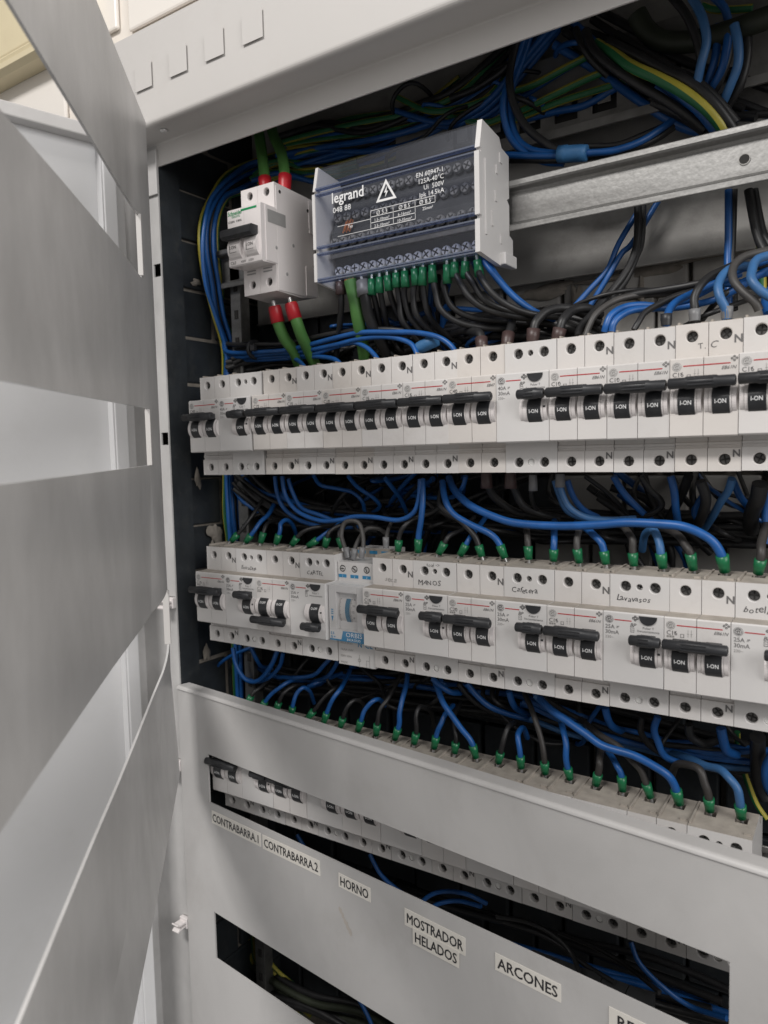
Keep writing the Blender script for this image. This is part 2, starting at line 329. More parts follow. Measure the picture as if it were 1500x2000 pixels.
# ================================================================== CABINET FRAME
cab = empty('electrical_cabinet', (0, 0, -1.0), 'light grey steel cabinet frame built into the wall around the breakers', 'cabinet')
cab.location = (0, 0, 0)
def plate_x(mb, prof, x0, x1, mt, t=0.0015):
    """bent sheet: open profile (y,z) list extruded along x with thickness"""
    n = len(prof); nr = []
    for i in range(n):
        a = Vector(prof[max(i-1, 0)]); b = Vector(prof[min(i+1, n-1)]); d = (b-a).normalized(); nr.append((prof[i][0]-d.y*t, prof[i][1]+d.x*t))
    return mb.extrude_x(list(prof)+nr[::-1], x0, x1, mt)
def arc(cy, cz, r, a0, a1, n=5): return [(cy+r*math.cos(RAD(a0+(a1-a0)*i/n)), cz+r*math.sin(RAD(a0+(a1-a0)*i/n))) for i in range(n+1)]
BZ0, BZ1 = 0.2425, 0.3187
prof = [(-0.012, BZ1)]+[(-0.040, BZ1)]+[(-0.040, BZ0+0.004)]+arc(-0.036, BZ0+0.004, 0.004, 180, 270)[1:]+[(-0.0135, BZ0)]+arc(-0.0135, BZ0-0.0015, 0.0015, 90, 0, 3)[1:]+[(-0.0115, 0.2243)]
mb = MB(); plate_x(mb, [(y, z) for y, z in prof], -0.078, 0.66, 'beam_paint'); mb.build('top_beam', cab)
MB().box(-0.078, 0.66, -0.0125, 0.10, BZ1-0.004, BZ1-0.002, 'dull_steel').build('top_plate', cab)
for kx in (-0.0085, 0.0325, 0.0724, 0.1115):
    kz, h = 0.2815, 0.0100; m = MB().box(kx-h, kx+h, -0.04156, -0.0412, kz-h, kz+h, 'beam_paint', 0.00005)
    m.build('knockout', cab)
# left post with square holes
PX0, PX1, PY = -0.078, -0.0307, -0.0125
holes = [at(312, 527, PY).z-0.0, at(322, 857, PY).z, at(333, 1176, PY).z, at(343, 1490, PY).z, at(347, 1790, PY).z]
hx = at(322, 857, PY).x
zs = sorted([-0.95, 0.245]+[q for z in holes for q in (z-0.0055, z+0.0055)]); m = MB()
for i in range(len(zs)-1):
    m.box(PX0, hx-0.0045, PY, PY+0.0015, zs[i], zs[i+1], 'grey_paint_worn_sheen'); m.box(hx+0.0045, PX1, PY, PY+0.0015, zs[i], zs[i+1], 'grey_paint_worn_sheen')
    if i % 2 == 0: m.box(hx-0.0045, hx+0.0045, PY, PY+0.0015, zs[i], zs[i+1], 'grey_paint_worn_sheen')
m.box(PX0-0.010, PX0+0.0015, -0.040, PY, -0.95, BZ1-0.002, 'grey_paint_worn_sheen')
m.build('left_post', cab)
MB().box(PX1-0.0015, PX1-0.0002, PY+0.002, 0.012, -0.95, 0.235, 'dark_navy').build('post_return', cab)
MB().box(-0.06, -0.0295, PY-0.0022, PY-0.0006, 0.2005, 0.238, 'grey_paint', 0.0004).build('corner_tab', cab)
p = at(317, 272, -0.03); MB().lathe((p.x, -0.028, BZ0-0.0005), (0, 0, -1), [(0, 0.0032), (0.0012, 0.003), (0.002, 0.0015)], 'bright_steel', 12).build('corner_screw', cab)
# back plate, bracket, uprights
MB().box(-0.03, 0.65, 0.108, 0.1095, 0.1035, 0.300, 'back_steel').box(-0.03, 0.65, 0.1055, 0.108, 0.1035, 0.105, 'back_steel').build('back_plate', cab)
mb = MB(); zb0, zb1, h0, h1 = 0.205, 0.262, 0.2130, 0.2310; bx = [0.2130+0.0285*i for i in range(9)]
mb.box(0.15, 0.48, 0.090, 0.0915, h1, zb1, 'dull_steel'); mb.box(0.15, 0.48, 0.090, 0.0915, zb0, h0, 'dull_steel')
xs = [0.15]+[q for b in bx for q in (b-0.0088, b+0.0088)]+[0.48]
for i in range(0, len(xs)-1, 2): mb.box(xs[i], xs[i+1], 0.090, 0.0915, h0, h1, 'dull_steel')
for b in bx: mb.box(b-0.0048, b+0.0048, 0.0892, 0.0906, h0+0.0055, h1+0.002, 'dull_steel', 0.0004)
mb.box(0.15, 0.48, 0.0955, 0.0965, zb0, zb1, 'dark_hole')
plate_x(mb, [(0.0915, zb0-0.0005), (0.078, zb0-0.001), (0.0775, zb0-0.007)], 0.15, 0.48, 'dull_steel'); mb.build('perforated_bracket', cab)
for x in (-0.012, 0.53):
    m = MB().box(x, x+0.0015, 0.052, 0.075, -0.9, 0.19, 'galvanised').box(x+0.0015, x+0.012, 0.052, 0.0535, -0.9, 0.19, 'galvanised')
    for k in range(42): m.box(x+0.0045, x+0.009, 0.0514, 0.0522, -0.85+k*0.025, -0.842+k*0.025, 'dark_hole')
    m.build('upright', cab)
# plastic clips pushed into the post
for z, nm in ((holes[2], 'white plastic panel clip on the post beside the middle breaker row'), (holes[4], 'white plastic panel clip on the post beside the lower cover'), (holes[3], 'white plastic panel clip beside the top corner of lower cover')):
    c = empty('panel_clip', (hx, PY, z), nm, 'clip')
    MB().box(-0.005, 0.005, -0.004, 0.0005, -0.005, 0.005, 'white_plastic', 0.0008).build('base', c)
    for s in (-1, 1):
        MB().extrude_x([(-0.004, s*0.0022), (-0.011, s*0.0026), (-0.0135, s*0.0042), (-0.014, s*0.0030), (-0.0115, s*0.0012), (-0.004, s*0.0008)], -0.004, 0.004, 'white_plastic').build('jaw', c)

def sheet(G, keep, off):
    '''grid of points G[i][j] with cells kept or cut out, given thickness along off'''
    ni, nj = len(G), len(G[0]); v = [Vector(p) for c in G for p in c]; n = len(v); v = v+[p+Vector(off) for p in v]; f = []
    ix = lambda i, j: i*nj+j
    ok = lambda i, j: 0 <= i < ni-1 and 0 <= j < nj-1 and keep(i, j)
    for i in range(ni-1):
        for j in range(nj-1):
            if not keep(i, j): continue
            a, b_, c, d = ix(i, j), ix(i+1, j), ix(i+1, j+1), ix(i, j+1); f += [(a, d, c, b_), (a+n, b_+n, c+n, d+n)]
            if not ok(i, j-1): f.append((a, b_, b_+n, a+n))
            if not ok(i+1, j): f.append((b_, c, c+n, b_+n))
            if not ok(i, j+1): f.append((c, d, d+n, c+n))
            if not ok(i-1, j): f.append((d, a, a+n, d+n))
    return v, f
# DIN rails ------------------------------------------------------------------
ZROW = [D-0.003, 0.0, -D, -0.2999, -0.4500]
RNAME = ['behind the black distribution block', 'carrying the upper breaker row', 'carrying the middle breaker row', 'behind the slotted lower cover', 'at the bottom of the cabinet']
for k, z in enumerate(ZROW):
    rl = empty('din_rail', (0, 0, z), 'galvanised steel mounting rail '+RNAME[k], 'rail', 'mounting rails')
    y = 0.0455; m = MB()
    pr = [(y+0.0003, 0.0175), (y, 0.0170), (y, 0.0138), (y+0.0010, 0.0126), (y+0.0052, 0.0112), (y+0.0065, 0.0098), (y+0.0065, -0.0098), (y+0.0052, -0.0112), (y+0.0010, -0.0126), (y, -0.0138), (y, -0.0170), (y+0.0003, -0.0175), (y+0.0013, -0.0175), (y+0.0014, -0.0145), (y+0.0078, -0.0120), (y+0.0078, 0.0120), (y+0.0014, 0.0145), (y+0.0013, 0.0175)]
    m.extrude_x(pr, -0.022, 0.62, 'galvanised'); m.build('profile', rl)
    if k == 0:
        for px, py in ((1454, 311),):
            p = at(px, py, y+0.0064); MB().lathe((p.x, y+0.0062, p.z-z), (0, -1, 0), [(0, 0.0029), (0.0002, 0.0029)], 'dark_hole', 18).build('hole', rl)
            MB().ring(p.x, p.z-z, 0.0029, 0.0034, y+0.0058, 'dull_steel').build('hole_rim', rl)

# ================================================================== OPEN SLOTTED PANEL (upper cover swung out)
PHI = RAD(47.7)
def lerp_tab(tab, s):
    tab = sorted(tab)
    for i in range(len(tab)-1):
        if s <= tab[i+1][0] or i == len(tab)-2:
            (a, za), (b, zb) = tab[i], tab[i+1]; return za+(zb-za)*(s-a)/(b-a)
SL = -0.026
TAB = dict(top=[(-0.032, 0.2453), (0.07, 0.240), (0.155, 0.236)], s1t=[(0.016, 0.1545), (0.077, 0.1495), (0.21, 0.145), (0.317, 0.1405)], s1b=[(0.03, 0.107), (0.1, 0.106), (0.243, 0.0995), (0.32, 0.095)],
           s2t=[(0.042, 0.0094), (0.257, 0.0015), (0.35, -0.0016)], s2b=[(0.022, -0.0333), (0.256, -0.036), (0.357, -0.037)], s3t=[(-0.0075, -0.1385), (0.082, -0.1437), (0.21, -0.144), (0.33, -0.1467)],
           s3b=[(-0.02, -0.183), (0.06, -0.2024), (0.18, -0.210), (0.278, -0.2125), (0.37, -0.2175)], fold=[(-0.018, -0.215), (0.06, -0.260), (0.164, -0.290), (0.256, -0.309)], bot=[(0.001, -0.3073), (0.089, -0.3245), (0.215, -0.342)])
ORD = ['top', 's1t', 's1b', 's2t', 's2b', 's3t', 's3b', 'fold', 'bot']
cols = [SL, -0.014, 0.0, 0.012, 0.026, 0.034, 0.06, 0.10, 0.15, 0.20, 0.26, 0.32, 0.38, 0.46]
G = []
for s in cols:
    c = []
    for k in ORD:
        dn = 0.003*math.sin(max(0, (s+0.03))/0.09*math.pi) if k in ('s3t', 's3b') and s < 0.06 else (0.004 if k == 'bot' else 0.0)
        c.append((s, dn, lerp_tab(TAB[k], s)))
    G.append(c)
pan = empty('inner_door', (0.01, -0.061, 0), 'open grey steel inner door with three slots, swung out on the left', 'door', rz=-PHI)
m = MB(); m.add(*sheet(G, lambda i, j: not ((j in (1, 3) and cols[i] >= 0.033) or (j == 5 and cols[i] >= -0.0145)), (0, -0.0016, 0)), 'grey_paint_worn_sheen'); m.build('sheet', pan)
# folded rims along the top edge and the slot ends
m = MB(); m.box(0.0318, 0.0345, -0.0022, 0.0016, 0.1085, 0.1535, 'beam_paint', 0.0004); m.build('slot_rim', pan)
m = MB(); m.box(0.0318, 0.0345, -0.0022, 0.0016, -0.0335, 0.0090, 'beam_paint', 0.0004); m.build('slot_rim', pan)
m = MB(); m.box(-0.0163, -0.0136, -0.0022, 0.0030, -0.1845, -0.1385, 'beam_paint', 0.0004); m.build('slot_rim', pan)

# OUTER DOOR ------------------------------------------------------------------
DA = RAD(105); od = empty('cabinet_door', (-0.049, -0.040, 0), 'pale grey steel outer door standing open behind the slotted inner door', 'door', rz=-DA)
# local +x runs away from the hinge, local +y is the inner face towards the breakers
MB().box(0.002, 0.56, -0.0135, -0.012, -0.95, 0.2485, 'door_paint').build('door_sheet', od)
MB().box(0.002, 0.56, -0.0134, 0.000, 0.2390, 0.2500, 'grey_paint', 0.0012).build('top_lip', od)
MB().box(0.0005, 0.012, -0.0132, -0.0005, -0.95, 0.2388, 'door_paint', 0.001).box(0.0122, 0.0132, -0.0120, -0.0015, -0.95, 0.2388, 'door_paint').build('hinge_edge', od)

# LOWER COVER ------------------------------------------------------------------
TH = RAD(7.0); lc = empty('slotted_cover', (-0.03, -0.016, 0), 'light grey slotted lower cover with printed room labels', 'cover', rz=-TH)
S0, S1, ZT, ZBm = 0.000, 0.68, -0.2372, -0.85
xs = [S0, 0.0415, 0.4732, S1]; zs = [ZT, -0.2877, -0.3318, -0.4328, -0.4766, ZBm]
m = MB(); m.add(*sheet([[(x, 0, z) for z in zs] for x in xs], lambda i, j: not (i == 1 and j in (1, 3)), (0, 0.0014, 0)), 'grey_paint'); m.build('sheet', lc)
m = MB(); plate_x(m, [(0.0, ZT+0.0002)]+arc(0.0018, ZT+0.0002, 0.0018, 180, 95, 5)+[(0.0120, ZT+0.0018), (0.0122, ZT-0.006)], S0, S1, 'grey_paint', 0.0012); m.build('top_lip', lc)
m = MB(); m.box(S0-0.0002, S0+0.0012, 0.0016, 0.012, ZBm, ZT, 'grey_paint'); m.build('side_lip', lc)
LAB = [('CONTRABARRA.1', 0.0445, 0.1102, -0.3378, -0.3494, ''), ('CONTRABARRA.2', 0.1127, 0.1793, -0.3377, -0.3496, ''), ('HORNO', 0.1992, 0.2308, -0.3397, -0.3503, ''),
       ('MOSTRADOR', 0.2624, 0.3128, -0.3424, -0.3546, ''), ('HELADOS', 0.2696, 0.3080, -0.3534, -0.3650, ''), ('ARCONES', 0.3354, 0.3804, -0.3428, -0.3540, ''), ('RESERVA', 0.4100, 0.456, -0.3420, -0.354, '')]
for i, (t, a, b, z1, z0, _) in enumerate(LAB):
    lb = tag(MB().box(-(b-a)/2, (b-a)/2, -0.00005, 0.00035, z0-z1, 0, 'label_paper').build('text_label'), ('cream paper label printed '+t+' stuck on the lower cover'+(', leftmost label' if i == 0 else ', next to HORNO' if i == 1 else '') if t != 'RESERVA' else 'cream paper label beginning RES at the bottom picture edge'), 'label', 'printed labels on lower cover')
    c, s_ = math.cos(TH), math.sin(TH); mid = (a+b)/2
    lb.location = (-0.03+mid*c-0.0004*s_, -0.016-mid*s_-(0.0008 if t == 'HELADOS' else 0.0004)*c, z1); lb.rotation_euler = (0, RAD([0, -0.5, 0.6, 0.8, 0.9, 0.3, 0.2][i]), -TH)
    gv, gf = glyphs(t, 'CENTER', 0, 0.0); wd = max(v[0] for v in gv)-min(v[0] for v in gv); sz = min(0.0098, (b-a-0.003)/wd)
    MB().text(t, 0, (z0-z1)/2-0.0035, -0.00016, 0.0099, 'label_text', 'CENTER', bold=0.0, wide=(b-a-0.0040)/wd/0.0099 if t != 'RESERVA' else 0.95).thicken(0.00016).build('lettering', lb)

st = MB(); rs_ = random.Random(3); cs_, cz_ = 0.1995, -0.3680
for k in range(9):
    a0 = cs_+k*0.0013+rs_.uniform(-.0006, .0006); b0 = cz_-k*0.0017+rs_.uniform(-.0008, .0008); rr_ = rs_.uniform(0.0008, 0.0021)
    st.add([(a0+rr_*math.cos(t_*0.7)*rs_.uniform(0.7, 1.2), -0.00006-0.00001*k, b0+rr_*1.5*math.sin(t_*0.7)*rs_.uniform(0.7, 1.2)) for t_ in range(9)], [tuple(range(9))], 'stain')
st.build('stain', lc)
# WALL DETAIL ------------------------------------------------------------------
for (x0, x1, z0, z1) in ((-0.262, -0.0700, 0.350, 0.62), (-0.0550, 0.14, 0.342, 0.62), (-0.262, -0.1500, 0.10, 0.348)):
    m = MB().box(x0, x1, -0.0165, -0.0122, z0, z1, 'tile_white', 0.002); m.build('wall_tile', wl)
m = MB().box(-0.08, 0.66, -0.0150, -0.0123, 0.3206, 0.3400, 'wall_white', 0.001); m.build('mortar_bead', wl)
tk = empty('cream_box', (-0.25, -0.0168, 0.352), 'cream plastic wall box at the top left corner', 'box')
m = MB().box(-0.35, 0.150, -0.016, 0, 0.012, 0.20, 'cream', 0.002); m.build('cover', tk)
m = MB().extrude_x([(0, -0.006), (-0.016, -0.006), (-0.021, -0.002), (-0.021, 0.003), (-0.0185, 0.005), (-0.0195, 0.008), (-0.0165, 0.0115), (0, 0.0115)], -0.022, 0.152, 'cream'); m.build('moulding', tk)
MB().lathe((-0.028, -0.015, 0.004), (0, -1, 0), [(0, 0.005), (0.004, 0.0045)], 'print_dark', 12).build('screw', tk)

# ================================================================== BREAKERS
ZT_, ZB_ = 0.0415, -0.0435; NY = -0.014; NT, NB = 0.0208, -0.0237; HU, HL = 0.0342, -0.0368; HR = 0.0037
def body_pole(m, x0, x1, holes_u, holes_l, mt, rcd=False):
    """one extruded pole: profile with openings for terminal screws (front) and wire entries (top)"""
    if not rcd:
        lowfront = [(0, ZB_), (0, -0.0302), (0.0016, -0.0300), (0.0016, -0.0285), (0.0009, -0.0280), (0.0009, -0.0268), (0.0016, -0.0263), (0.0016, -0.0238)]
        zl1 = -0.0302
    else:
        lowfront = [(0, ZB_), (0, -0.0238)]; zl1 = -0.0238
    nose = [(-0.0006, NB), (NY+0.0008, NB), (NY, NB+0.0008), (NY, NT-0.0008), (NY+0.0008, NT), (0, NT+0.0002)]
    prof = lowfront+nose+[(0, ZT_), (0.034, ZT_+0.001), (0.036, ZT_-0.006), (0.048, ZT_-0.006), (0.048, ZB_), (0.034, ZB_-0.0005)]
    n0 = 0; iu = len(lowfront)+len(nose)-1; it = iu+1
    m.extrude_x(prof, x0, x1, mt, skip=(n0, iu, it), mts={it+1: 'dusty_top', it+2: 'dusty_top', iu-1: 'dusty_top'})
    def cells(hs):
        e = [x0]+[(hs[i][0]+hs[i+1][0])/2 for i in range(len(hs)-1)]+[x1]; return [(e[i], e[i+1], hs[i]) for i in range(len(hs))]
    for a, b, (cx, r, kind) in cells(holes_u): m.hole_face(a, b, NT+0.0002, ZT_, (cx, HU), r, 0, mt, floor='dark_hole', wall=mt)
    for a, b, (cx, r, kind) in cells(holes_l): m.hole_face(a, b, ZB_, zl1, (cx, HL), r, 0, mt, floor='plug_white' if kind == 'w' else 'dark_hole', wall='print_light' if kind == 'w' else mt, depth=0.0014 if kind == 'w' else 0.0055)
    # top face with the square wire entries
    ent = [h[0] for h in holes_u if h[2] == 's']; e = [x0]+[q for c in ent for q in (c-0.0036, c+0.0036)]+[x1]
    zt = lambda y: ZT_+0.001*y/0.034
    def tq(a, b, ya, yb, mm='dusty_top', dz=0): m.add([(a, ya, zt(ya)+dz), (b, ya, zt(ya)+dz), (b, yb, zt(yb)+dz), (a, yb, zt(yb)+dz)], [(0, 1, 2, 3)], mm)
    tq(x0, x1, 0, 0.0178); tq(x0, x1, 0.0262, 0.034)
    for i in range(0, len(e)-1, 2): tq(e[i], e[i+1], 0.0178, 0.0262)
    for c in ent:
        tq(c-0.0036, c+0.0036, 0.0178, 0.0262, 'dark_hole', -0.005)
        for a, b, ya, yb in ((c-0.0036, c-0.0036, 0.0178, 0.0262), (c+0.0036, c+0.0036, 0.0178, 0.0262), (c-0.0036, c+0.0036, 0.0178, 0.0178), (c-0.0036, c+0.0036, 0.0262, 0.0262)):
            m.add([(a, ya, zt(ya)), (b, yb, zt(yb)), (b, yb, zt(yb)-0.005), (a, ya, zt(ya)-0.005)], [(0, 1, 2, 3)], 'dusty_top')
    # raised ribs on the top
    m.box(x0+0.0004, x0+0.0016, 0.003, 0.033, ZT_+0.0002, ZT_+0.0018, 'dusty_top'); m.box(x1-0.005, x1-0.0012, 0.0045, 0.0065, ZT_+0.0001, ZT_+0.0011, 'dusty_top')
def boss(m, x0, x1, mt='white_plastic'):
    cy, cz, r = -0.0078, -0.0035, 0.0095; n = 10; a0, a1 = math.asin(0.0062/0.0095), math.pi-math.asin(0.0062/0.0095)
    pr = []
    for i in range(n+1):
        a = a0+(a1-a0)*i/n; pr.append((cy-r*math.sin(a), cz+r*math.cos(a)))
    for (a, b, k) in ((x0, x0+0.0022, 0.96), (x0+0.0024, x1-0.0024, 1.0), (x1-0.0022, x1, 0.96)):
        q = [(cy+(y-cy)*k, cz+(z-cz)*k) for y, z in pr]; q = [(min(y, NY+0.0002), z) for y, z in q]
        m.extrude_x(q+[(NY+0.001, q[-1][1]), (NY+0.001, q[0][1])], a, b, mt)
def toggle_mesh(on):
    m = MB(); cy, cz, r = -0.0078, -0.0035, 0.0099; n = 12; pr = []
    lo, hi = (0.66, 2.47) if on else (0.66, 2.47)
    for i in range(n+1):
        a = lo+(hi-lo)*i/n; pr.append((cy-r*math.sin(a), cz+r*math.cos(a)))
    m.extrude_x(pr+[(cy-0.004, cz+0.004*math.cos(hi)), (cy-0.004, cz+0.004*math.cos(lo))], -0.0045, 0.0045, 'black_plastic')
    zc = 0.0062 if on else -0.0128
    m.extrude_x([(-0.0130, zc-0.002), (-0.021, zc-0.0024), (-0.021, zc+0.0018), (-0.0130, zc+0.0022)], -0.0042, 0.0042, 'black_plastic')
    return m.mesh('toggle')
def mark_mesh(on):
    m = MB(); m.text('I-ON' if on else 'O-OFF', 0, -0.0012, 0, 0.0034 if on else 0.0026, 'print_white', 'CENTER', bold=0.012, wide=0.84)
    cy, cz, r = -0.0078, -0.0035, 0.01005
    zo = -0.0044 if on else 0.0012
    m.v = [(x, cy-math.sqrt(max(0, r*r-(z+zo-cz)**2)), z+zo) for x, y, z in m.v]; return m.mesh('position_mark')
def bar_mesh(x0, x1, on):
    m = MB(); c = (x0+x1)/2; L = x1-x0; z = 0.0062 if on else -0.0128; y = -0.0215
    q = 0.22*L
    m.lathe_x(y, z, [(x0, 0.0024), (x0+0.0006, 0.0031), (c-q-0.001, 0.0031), (c-q, 0.0036), (c+q, 0.0036), (c+q+0.001, 0.0031), (x1-0.0006, 0.0031), (x1, 0.0024)], 'black_plastic', 14)
    for k in range(3): m.box(c-q+0.001, c+q-0.001, y-0.0042+0.0003*k, y-0.0030, z-0.0016+0.0015*k, z-0.0010+0.0015*k, 'black_plastic')
    m.lathe_x(y-0.0003, z, [(x1+0.00005, 0.0010), (x1+0.0001, 0.0010)], 'dark_hole', 8)
    return m.mesh('handle_bar')
TG = {s: toggle_mesh(s) for s in (True, False)}; MK = {s: mark_mesh(s) for s in (True, False)}
BAR2 = {s: bar_mesh(0.0008, 0.0357, s) for s in (True, False)}; BAR1 = {s: bar_mesh(0.0178, 0.0355, s) for s in (True, False)}
def screw_mesh(r=0.0032, mt='screw_steel'):
    m = MB(); m.lathe((0, 0.0052, 0), (0, -1, 0), [(0, r), (0.0015, r), (0.0021, r*0.8)], mt, 14)
    m.box(-r*0.75, r*0.75, 0.0028, 0.0033, -0.0004, 0.0004, 'dark_hole'); m.box(-0.0004, 0.0004, 0.0027, 0.0032, -r*0.75, r*0.75, 'dark_hole'); return m.mesh('terminal_screw')
SCR = screw_mesh(); SCS = screw_mesh(0.0019, 'bright_steel')
def logo(m, x, z, r, y, mt='print_grey'):
    m.disc(x, z, r, y, mt, 20); m.ring(x, z, r*0.80, r*0.90, y-0.00004, 'ivory_smooth'); m.text('GE', x, z-r*0.42, y-0.00004, r*1.25, 'ivory_smooth', 'CENTER', slant=0.3)
def mcb_body():
    m = MB(); g = 0.00018
    body_pole(m, g, P-g, [(P/2, HR, 's')], [(P/2, HR, 's')], 'ivory'); body_pole(m, P+g, 2*P-g, [(1.5*P, HR, 's')], [(1.5*P, HR, 's')], 'ivory')
    for k in (0, 1): boss(m, k*P+0.0008, (k+1)*P-0.0008)
    return m.mesh('body')
def rcd_body():
    m = MB(); g = 0.00018
    body_pole(m, g, 2*P-g, [(0.0096, HR, 's'), (0.0181, 0.0022, 't'), (0.0273, HR, 's')], [(0.0093, HR, 's'), (0.0179, 0.0026, 'w'), (0.0270, HR, 's')], 'ivory_smooth', True)
    boss(m, 0.0172, 0.0352)
    m.box(0.0185, 0.0197, -0.0163, -0.0150, -0.0028, -0.0012, 'print_grey'); m.box(0.0325, 0.0345, -0.0169, -0.0155, -0.0024, -0.0012, 'print_dark')
    return m.mesh('body')
MCB, RCDB = mcb_body(), rcd_body()
YP = NY-0.00012
def mcb_print(rating, model='EB61N', nmark=True, strong=0):
    m = MB(); logo(m, 0.0038, 0.0160, 0.0025, YP, 'print_grey' if strong else 'print_light')
    m.text(rating, 0.0014, 0.0104, YP, 0.0036, 'print_grey', bold=0.01); m.ring(0.0062, 0.0122, 0.0002, 0.0005, YP, 'print_grey', 8)
    for k in range(3): m.quad_y(0.0016+k*0.0015, 0.0028+k*0.0015, 0.0088, 0.0100, YP, 'print_light')
    m.text(model, 0.0345, 0.0130, YP, 0.0026, 'print_grey', 'RIGHT', slant=0.35, bold=0.01)
    for k in range(2):
        m.quad_y(0.0133+k*0.0018, 0.0135+k*0.0018, 0.0098, 0.0142, YP, 'print_light'); m.quad_y(0.0128+k*0.0018, 0.0140+k*0.0018, 0.0116, 0.0118, YP, 'print_light')
    m.quad_y(0.0092, 0.0112, 0.0092, 0.0095, YP, 'print_grey'); m.quad_y(0.0092, 0.0095, 0.0092, 0.0114, YP, 'print_grey'); m.quad_y(0.0109, 0.0112, 0.0092, 0.0114, YP, 'print_grey'); m.quad_y(0.0092, 0.0112, 0.0112, 0.0114, YP, 'print_grey')
    for i, (a, b) in enumerate(((0, 0), (0.0012, 0.0010), (0.0024, 0.0), (0.0012, -0.001))): m.ring(0.0325+a, 0.0185+b, 0.0003, 0.0007, YP, 'print_dark', 6)
    return m.mesh('printed_marking')
def rcd_print(amp):
    m = MB(); logo(m, 0.0038, 0.0160, 0.0025, YP)
    m.text(amp, 0.0014, 0.0103, YP, 0.0034, 'print_grey', bold=0.008); m.text('30mA', 0.0014, 0.0070, YP, 0.0034, 'print_grey', bold=0.008); m.text('230~', 0.0014, 0.0042, YP, 0.0024, 'print_light')
    m.text('IP', 0.0080, 0.0108, YP, 0.0020, 'print_dark', slant=0.3); m.text('BP', 0.0162, 0.0125, YP, 0.0032, 'print_grey', slant=0.3, bold=0.015)
    for (a, b, c, d) in ((0.0166, 0.0188, 0.0092, 0.0095), (0.0166, 0.0188, 0.0117, 0.0120), (0.0166, 0.0168, 0.0092, 0.0120), (0.0186, 0.0188, 0.0092, 0.0120), (0.0170, 0.0184, 0.0104, 0.0107)): m.quad_y(a, b, c, d, YP, 'print_grey')
    m.text('Pulsar T', 0.0270, 0.0118, YP, 0.0020, 'print_grey', 'CENTER'); m.text('frecuentemente', 0.0270, 0.0098, YP, 0.0020, 'print_grey', 'CENTER')
    for i, (a, b) in enumerate(((0, 0), (0.0012, 0.0010), (0.0024, 0.0), (0.0012, -0.001))): m.ring(0.0182+a, 0.0178+b, 0.0003, 0.0008, YP, 'print_dark', 6)
    return m.mesh('printed_marking')
ST2 = MB().quad_y(0.0072, 0.0318, 0.0159, 0.0165, YP-0.00002, 'print_red').mesh('red_stripe')
ST1 = MB().quad_y(0.0070, 0.0172, 0.0156, 0.0162, YP-0.00002, 'print_red').mesh('red_stripe')
tb = MB(); n = 16
pr = [(0.0268+0.0052*math.cos(math.pi+math.pi*i/n), 0.0195+0.0052*math.sin(math.pi+math.pi*i/n)) for i in range(n+1)]
v = [(x, NY-0.0007, z) for x, z in pr]+[(x, NY+0.0002, z) for x, z in pr]
tb.add(v, [tuple(range(n+1))]+[(i, i+1, i+n+2, i+n+1) for i in range(n)]+[(0, n, 2*n+1, n+1)], 'black_plastic'); TBT = tb.mesh('test_button')
NMU = MB().text('N', 0.0312, 0.0288, -0.00012, 0.0062, 'print_grey', bold=0.03).mesh('neutral_mark'); NML = MB().text('N', 0.0312, -0.0352, -0.00012, 0.0056, 'print_grey', bold=0.03).mesh('neutral_mark')
PRM, PRR = {}, {}
ORDW = ['first', 'second', 'third', 'fourth', 'fifth', 'sixth', 'seventh', 'eighth', 'ninth', 'tenth', 'eleventh', 'twelfth', 'thirteenth', 'fourteenth']
def hand(e, txt, x, z, size, mt='ink', slant=0.15, rot=0.0):
    m = MB(); rh = random.Random(txt); size *= 0.92
    for i, ch in enumerate(txt):
        if ch == ' ': continue
        wv = [v[0] for v in glyphs(txt[:i+1].rstrip(), 'LEFT', 0, 0)[0]]; w1 = [v[0] for v in glyphs(ch, 'LEFT', 0, 0)[0]]; x_ = max(wv)-max(w1)
        m.text(ch, x+size*x_*1.04, z+size*rh.uniform(-0.09, 0.09), -0.00016, size*rh.uniform(0.88, 1.12), mt, 'LEFT', slant=rh.choice((0.0, 0.15, 0.3)), rot=rot+rh.uniform(-0.14, 0.14), bold=0.0)
    m.build('handwriting', e)
TINTS = [MATS['ivory']]
for k, cc in enumerate(((0.63, 0.595, 0.565), (0.60, 0.58, 0.565), (0.645, 0.622, 0.606))): TINTS.append(mat('ivory_%s' % ('warm', 'dull', 'pale')[k], cc, 0.45, var=0.03, scale=25, bump=0.05, bscale=900, dirt=((0.36, 0.32, 0.28), 0.32, 45)))
MCBS = []
for q in TINTS:
    me = MCB.copy(); me.materials[list(me.materials).index(MATS['ivory'])] = q; MCBS.append(me)
vary = random.Random(77)
def mcb(x, z, rating, label, on=True, model='EB61N', nmark=True, strong=0, group=None, marks=True):
    e = empty('circuit_breaker', (x, 0, z), label, 'circuit breaker', group)
    link('body', MCBS[vary.randrange(4)], e); e.location.y += vary.uniform(-0.0003, 0.0003); e.location.z += vary.uniform(-0.00025, 0.00025); e.rotation_euler = (vary.uniform(-0.004, 0.004), vary.uniform(-0.003, 0.003), 0)
    for k in (0, 1):
        t = link('toggle', TG[on], e, (k*P+0.0094, 0, 0)); link('position_mark', MK[on], t)
    link('handle_bar', BAR2[on], e)
    for k in (0, 1):
        for zz in (HU, HL):
            q = link('terminal_screw', SCR, e, (k*P+P/2, 0, zz)); q.rotation_euler = (0, random.uniform(0, 3), 0)
    key = (rating, model, nmark, strong)
    if key not in PRM: PRM[key] = mcb_print(*key)
    link('printed_marking', PRM[key], e); link('red_stripe', ST2, e)
    if nmark: link('neutral_mark', NMU, e); link('neutral_mark', NML, e)
    return e
